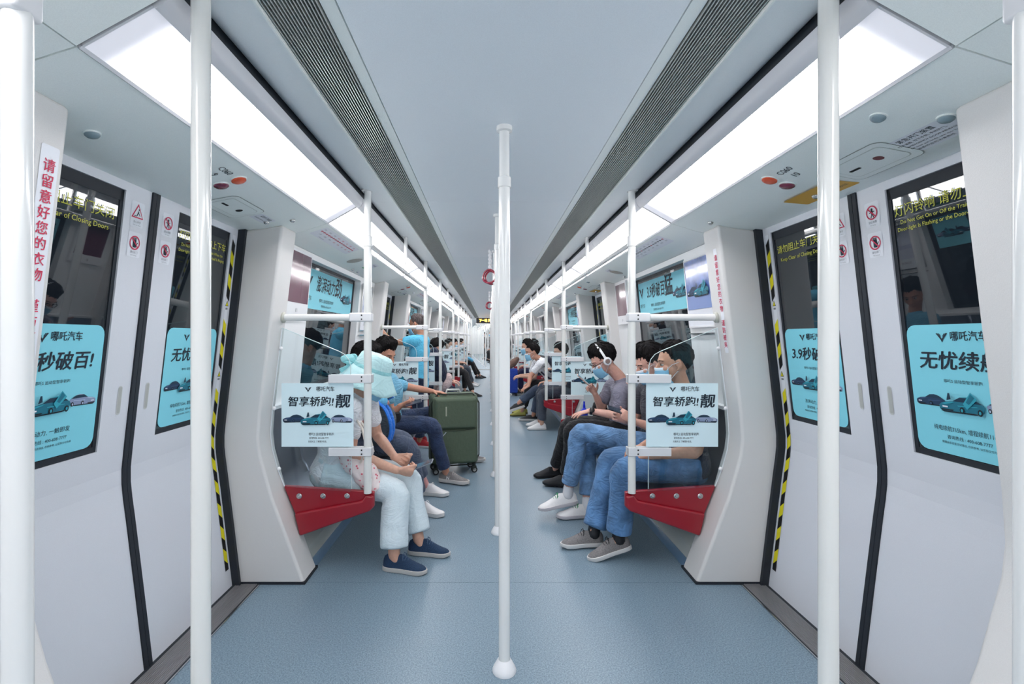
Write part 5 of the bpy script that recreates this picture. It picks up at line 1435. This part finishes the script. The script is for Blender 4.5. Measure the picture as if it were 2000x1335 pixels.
phone(W_(1206, 801, 3.47), (-.9, .05, .28), (.2, -.3, 1), 'small dark smartphone beside the nearest right upright pole', (30, 32, 40))

# --- headphone man
J = seated(-1, 1.20, 4.12, lean=.10, seat=.535)
J['head'] = W_(1179, 704, 4.10); J['face'] = (-.86, -.02, -.50); J['hup'] = (-.45, 0, .9); J['neck'] = V(1.055, 4.12, .965); J['chest'] = V(1.10, 4.12, .80)
J['shn'] = W_(1213, 768, 3.97); J['eln'] = W_(1209, 812, 3.92); J['wrn'] = W_(1152, 802, 3.98); J['hdn'] = (-.95, .0, -.22); J['hnn'] = (-.15, .1, -1); J['htn'] = (-.2, 1, 0)
J['shf'] = V(1.03, 4.28, .90); J['elf'] = V(.94, 4.33, .70); J['wrf'] = W_(1162, 768, 4.25); J['hdf'] = (-.55, -.15, .75); J['hnf'] = (-.4, -.7, .1); J['htf'] = (-.2, -.3, 1)
J['hipn'] = V(1.12, 4.03, .535); J['knn'] = V(.655, 4.10, .56); J['ann'] = V(.62, 4.30, .10)
J['hipf'] = V(1.12, 4.21, .535); J['knf'] = V(.655, 4.30, .56); J['anf'] = V(.57, 4.62, .095); J['toen'] = (-.9, .3, 0); J['toef'] = (-.95, -.1, 0)
rt, H = person('man in grey T-shirt wearing white headphones, glasses and mask', -1, J,
    dict(shirt=cloth('tee_grey', (128, 126, 142)), pants=cloth('trousers_black', (28, 27, 31)), shoe=SHOEK, sole=SOLEK, sleeve=.6, belly=.035, tlen=.92, bulk=1.08, hairk=dict(thick=.018, front=.40, vol=1.4, tuft=1),
         skinm=skin((222, 172, 154)), handn=dict(curl=(.15,.2,.15), spread=.17), handf=dict(curl=(.75,.75,.5), spread=.03), hem=.08), .0048, GP)
hw = root('headphones', H.C, 'white over ear headphones on the man in the grey T-shirt', 'headphones')
m = MB(); m.limb([H.p(-.002, .104*math.cos(a), .012+.150*math.sin(a)) for a in [PI*k/10 for k in range(11)]], [(.010,.004)]*11, lat=H.f, n=10, sub=2); m.build('band', WHITE, hw, smooth=True)
for k in (-1, 1):
    m = MB(); m.lathe([(.028,-.012),(.034,-.004),(.034,.006),(.026,.012),(.018,.010),(.010,.013)], H.p(-.004,k*.100,-.004), 24, WHITE, axis=H.l*k); ec = m.build('ear_cup', parent=hw, smooth=True)
    m = MB(); m.lathe([(.021,.0105),(.018,.0125),(.019,.0145)], H.p(-.004,k*.100,-.004), 24, CHROME, axis=H.l*k); m.build('ring', parent=ec, smooth=True)
gl = root('glasses', H.p(.1,0,0), 'black framed glasses on the man with headphones', 'glasses')
m = MB(); GB = mat('frame_black', (20,20,24), .3)
for k in (-1, 1):
    m.tube([H.p(.108-.008*abs(math.cos(a)), k*.033+.024*math.cos(a), .002+.018*math.sin(a)) for a in [2*PI*i/16 for i in range(17)]], .0022, 6, cap=False)
    m.tube([H.p(.098,k*.056,.006), H.p(.05,k*.080,.008), H.p(-.01,k*.084,.004)], .0022, 6)
m.tube([H.p(.108,-.010,.006), H.p(.112,0,.008), H.p(.108,.010,.006)], .0022, 6); m.build('rim', GB, gl)
phone(W_(1142, 744, 4.18), (-.62, 0, .55), (.55, -.15, .62), 'rose gold smartphone held up by the man with headphones', (60,66,80), case=(196, 150, 136), L=.085)
wt = root('wristwatch', J['wrn'], 'black sports watch on the wrist of the man with headphones', 'watch')
ax = (J['wrn']-J['eln']).normalized(); m = MB(); m.lathe([(.029,-.011),(.031,0),(.029,.011)], J['wrn'] - ax*.012, 20, SHOEK, axis=ax); m.build('band', parent=wt, smooth=True)
m = MB(); m.lathe([(.021,0),(.021,.008),(.017,.010)], J['wrn'] - ax*.012 + V(0,-.027,.012), 20, GB, axis=(0,-1,.4)); m.build('dial', parent=wt, smooth=True)
bt = root('bottle', (.99, 4.62, .44), 'water bottle with royal blue spout cap behind the knees of the headphone man', 'bottle')
c = W_(1141, 812, 4.62)
m = MB(); m.lathe([(.034,.0),(.036,.01),(.036,.11),(.028,.14)], (c.x,c.y,.445), 20, mat('bottle_black',(36,40,52),.3)); m.build('body', parent=bt, smooth=True)
m = MB(); m.lathe([(.034,.14),(.036,.15),(.036,.18),(.024,.20),(.012,.215),(.012,.235),(.008,.25),(.008,.275)], (c.x,c.y,.445), 20, mat('cap_blue',(20,50,210),.3)); m.build('cap', parent=bt, smooth=True)
bk = root('shoulder_bag', (.95, 4.4, .5), 'black bag between the headphone man and the blue capped bottle', 'bag')
m = MB(); m.limb([V(.98,4.40,.55), V(.96,4.42,.68), V(.99,4.42,.80)], [(.07,.08),(.075,.085),(.05,.05)], lat=(0,1,0), n=14); m.build('body', cloth('bag_black',(22,22,26)), bk, mods=remesh(.009, 3, .02))

# --- second right bench
J = seated(-1, 1.17, 7.15, lean=.10)
J['head'] = W_(1095, 688, 7.1); J['face'] = (-.95, -.15, -.2); J['wrn'] = W_(1082, 722, 7.05); J['hdn'] = (-.8, 0, .2)
person('masked man in dark grey shirt behind the far glass screen, right side', -1, J, dict(shirt=cloth('tee_dusk', (72, 70, 84)), pants=cloth('trousers_graphite', (70, 76, 88)), shoe=WHITES, sole=SOLEW, hairk=dict(thick=.02), maskk=dict(blue=False)), .009, GP)
J = seated(-1, 1.02, 7.75, lean=.32, seat=.53)
J['neck'] = V(.715, 7.62, .99); J['chest'] = V(.86, 7.68, .82); J['head'] = W_(1040, 688, 7.6); J['face'] = (-.97, -.1, -.12)
J['shn'] = V(.73, 7.47, .93); J['eln'] = W_(1036, 735, 7.42); J['wrn'] = W_(1032, 754, 7.35); J['hdn'] = (-.7, 0, -.35); J['hnn'] = (0,.3,-1)
J['shf'] = V(.70, 7.78, .93); J['elf'] = V(.60, 7.80, .70); J['wrf'] = V(.56, 7.62, .62); J['hdf'] = (-.6, -.2, -.4)
J['hipn'] = V(.97, 7.62, .53); J['knn'] = W_(1048, 760, 7.5); J['ann'] = W_(1014, 786, 7.5); J['raisedn'] = True; J['toen'] = (-.93, 0, -.30); J['supn'] = (-.3,0,1)
J['hipf'] = V(.97, 7.80, .52); J['knf'] = W_(1052, 768, 7.8); J['anf'] = W_(1042, 806, 7.75); J['anf'].z = .092
rt, H = person('man in white T-shirt leaning forward with crossed legs and sling bag', -1, J, dict(shirt=cloth('tee_bright', (234, 236, 240), .03), pants=cloth('jeans_slate', (70, 84, 106)), shoe=SHOEK, sole=SOLEW, L=.30, thick=.034, skinm=skin((204, 150, 128)), tlen=.85, hairk=dict(thick=.016)), .0075, GP)
sb = root('sling_bag', (.85, 7.5, .9), 'navy sling bag with straps on the back of the man in white T-shirt', 'bag')
m = MB(); m.limb([V(.70,7.50,.985), V(.79,7.49,.90), V(.90,7.50,.80)], [(.02,.012)]*3, lat=(.5,0,.5), n=8); m.limb([V(.74,7.46,.80), V(.84,7.46,.72), V(.95,7.48,.66)], [(.014,.012)]*3, lat=(.5,0,.5), n=8); m.build('strap', cloth('sling_navy',(30,38,58)), sb, smooth=True)
m = MB(); m.limb([V(.86,7.62,1.0), V(.95,7.64,.88), V(1.0,7.64,.76)], [(.10,.05),(.12,.06),(.10,.05)], lat=(0,1,0), n=12); m.build('body', cloth('sling_navy',(30,38,58)), sb, mods=remesh(.012, 2))
J = seated(-1, 1.10, 8.35, lean=.34, seat=.53); J['head'] = V(.60, 8.3, 1.165); J['knn'] = V(.64, 8.26, .54); J['ann'] = V(.50, 8.25, .09); J['anf'] = V(.55, 8.5, .09); J['neck'] = V(.74, 8.3, 1.0)
person('person in black with yellow sandals beyond the man in white T-shirt', -1, J, dict(shirt=cloth('tee_black2', (34, 36, 42)), pants=cloth('trousers_black', (28, 27, 31)), shoe=mat('sandal_yellow', (168, 164, 84), .7), sole=mat('sole_olive',(110,104,60),.7)), .011, GP)
J = seated(-1, 1.15, 11.5, lean=.1); person('seated person in dark blue trousers far along the right side', -1, J, dict(shirt=cloth('tee_plum', (92, 60, 70)), pants=cloth('trousers_indigo', (44, 48, 88)), shoe=SHOEK, sole=SOLEW), .013, GP)
J = {'pelvis': V(.46, 14.0, .88)}; P = J['pelvis']
J['neck'] = P + V(0,0,.50); J['chest'] = P + V(0,0,.30); J['head'] = P + V(-.02,0,.67); J['face'] = (-1,0,-.1)
for q, k in (('n',-1),('f',1)):
    J['sh'+q] = J['neck'] + V(0,k*.16,-.06); J['el'+q] = J['sh'+q] + V(.02,k*.05,-.27); J['wr'+q] = J['el'+q] + V(-.08,0,-.23); J['hd'+q] = (0,0,-1); J['hn'+q] = (-.2,-k,0)
    J['hip'+q] = P + V(0,k*.085,-.03); J['kn'+q] = V(.46, 14+k*.1, .47); J['an'+q] = V(.47, 14+k*.1, .09); J['toe'+q] = (-1,0,0)
person('standing person all in black beside the aisle on the right, far away', -1, J, dict(shirt=cloth('tee_black2', (34, 36, 42)), pants=cloth('trousers_black', (28, 27, 31)), shoe=SHOEK, sole=SOLEK, sleeve=1.2), .013, GP)
r = root('travel_bag', (.47, 11.2, 0), 'blue upright travel trolley far down the right side of the aisle', 'suitcase')
m = MB(); m.box(.36,.60,11.1,11.4,.06,.62); o = m.build('body', cloth('trolley_blue',(26,62,160)), r); bevel(.04,3)(o)
m = MB()
for x in (.40,.56): m.lathe([(.03,-.012),(.03,.012)], (x,11.12,.03), 14, SOLEK, axis=(0,1,0))
m.build('wheel', parent=r)
r = root('brown_bag', (.48, 11.2, .62), 'brown bag resting on top of the blue travel trolley', 'bag')
m = MB(); m.limb([V(.40,11.2,.68), V(.50,11.2,.75), V(.60,11.2,.85)], [(.10,.07),(.11,.09),(.06,.05)], lat=(0,1,0), n=14); m.build('body', cloth('bag_brown',(116,90,80)), r, mods=remesh(.012,2,.02))

# --- second left bench and beyond
J = seated(1, -1.08, 7.35, lean=.18); J['head'] = V(-.86, 7.3, 1.16); J['face'] = (.6,-.5,-.5)
person('person in navy top hugging a pink bag behind the standing man', 1, J, dict(shirt=cloth('top_navy', (30, 36, 60)), pants=cloth('trousers_navy', (28, 44, 72)), shoe=WHITES, sole=SOLEW, sleeve=1.3, hairk=dict(thick=.03, side=-.5, back=-.8), skinm=skin((214,164,146))), .010, GP)
r = root('pink_bag', (-.75, 7.1, .6), 'pale pink bag on the lap of the person in navy', 'bag')
m = MB(); m.limb([V(-.78,7.12,.60), V(-.70,7.10,.68), V(-.66,7.08,.76)], [(.12,.09),(.13,.10),(.08,.07)], lat=(0,1,0), n=14); m.build('body', cloth('bag_pink',(222,196,194)), r, mods=remesh(.011,3,.02))
bp = root('backpack', (-.80, 6.95, .95), 'large navy backpack just right of the standing man in sky blue', 'bag')
m = MB(); m.limb([V(-.86,7.04,1.14), V(-.81,7.04,1.0), V(-.77,7.03,.84), V(-.76,7.03,.72)], [(.09,.06),(.12,.085),(.13,.10),(.10,.08)], lat=(0,1,0), n=16); m.build('body', cloth('backpack_navy',(26,36,62)), bp, mods=remesh(.011,3,.03))
J = seated(1, -1.10, 11.35, lean=.05); J['face'] = (.9,-.3,-.1); J['knn'] = V(-.62,11.2,.53); J['ann'] = V(-.42,10.98,.092); J['knf'] = V(-.64,11.5,.53)
person('masked man with long black trouser leg stretched into the aisle, far left', 1, J, dict(shirt=cloth('tee_dark3',(52,40,46)), pants=cloth('trousers_black', (28, 27, 31)), shoe=SHOEK, sole=SOLEK, maskk=dict(blue=False)), .011, GP)
J = seated(1, -1.10, 13.0, lean=.05); J['ann'] = V(-.55,13.3,.092); J['anf'] = V(-.52,13.6,.092)
person('seated person with grey trousers and white shoes, far left', 1, J, dict(shirt=cloth('tee_plum', (92, 60, 70)), pants=cloth('trousers_graphite', (70, 76, 88)), shoe=WHITES, sole=SOLEW), .013, GP)
J = seated(1, -1.08, 15.9, lean=.05); J['ann'] = V(-.45,15.9,.092); J['anf'] = V(-.36,16.1,.092)
person('seated person in black near the far end of the left side', 1, J, dict(shirt=cloth('tee_black2', (34, 36, 42)), pants=cloth('trousers_black', (28, 27, 31)), shoe=SHOEK, sole=SOLEK), .013, GP)
r = root('blue_bag', (-.80, 15.6, .6), 'light blue bag beside the farthest seated person on the left', 'bag')
m = MB(); m.limb([V(-.86,15.6,.62), V(-.72,15.6,.68), V(-.60,15.6,.60)], [(.08,.05)]*3, lat=(0,1,0), n=12); m.build('body', cloth('bag_sky', (104, 182, 220)), r, mods=remesh(.012,2))

# --- passengers of the next car, seen through the gangway
XF = XF2
BLK, GRP = cloth('trousers_black', (28, 27, 31)), cloth('trousers_graphite', (70, 76, 88))
for s_, y_, top_, lab_ in ((-1, 3.3, cloth('tee_black2', (34, 36, 42)), 'seated person in black top in the next car, nearest on its right'),
                     (-1, 4.3, cloth('tee_plum', (92, 60, 70)), 'seated person in plum top in the next car, second on its right'),
                     (-1, 7.6, cloth('tee_black2', (34, 36, 42)), 'seated person in dark clothes in the next car, third on its right'),
                     (-1, 8.5, cloth('tee_navy', (42, 54, 74)), 'seated person in navy top in the next car, farthest on its right'),
                     (1, 3.4, cloth('tee_brown', (120, 84, 74)), 'seated person in brown top in the next car, nearest on its left')):
    J = seated(s_, -s_*1.08, y_, lean=.10)
    person(lab_, s_, J, dict(shirt=top_, pants=BLK, shoe=SHOEK, sole=SOLEK), .018, GP)
for k_, (x_, y_) in enumerate(((.62, 5.9), (.55, 10.0))):
    P = V(x_, y_, .88); J = {'pelvis': P}
    J['neck'] = P + V(0,0,.50); J['chest'] = P + V(0,0,.30); J['head'] = P + V(-.02,0,.67); J['face'] = (-1,-.3,-.1)
    for q, k in (('n',-1),('f',1)):
        J['sh'+q] = J['neck'] + V(0,k*.16,-.06); J['el'+q] = J['sh'+q] + V(.02,k*.05,-.27); J['wr'+q] = J['el'+q] + V(-.08,0,-.23); J['hd'+q] = (0,0,-1); J['hn'+q] = (-.2,-k,0)
        J['hip'+q] = P + V(0,k*.085,-.03); J['kn'+q] = V(x_, y_+k*.1, .47); J['an'+q] = V(x_, y_+k*.1, .09); J['toe'+q] = (-1,0,0)
    person('standing person in dark clothes in the next car, the %s one' % ('nearer', 'farther')[k_], -1, J, dict(shirt=cloth('tee_black2', (34, 36, 42)), pants=BLK, shoe=SHOEK, sole=SOLEK), .018, GP)
XF = Matrix.Identity(4)
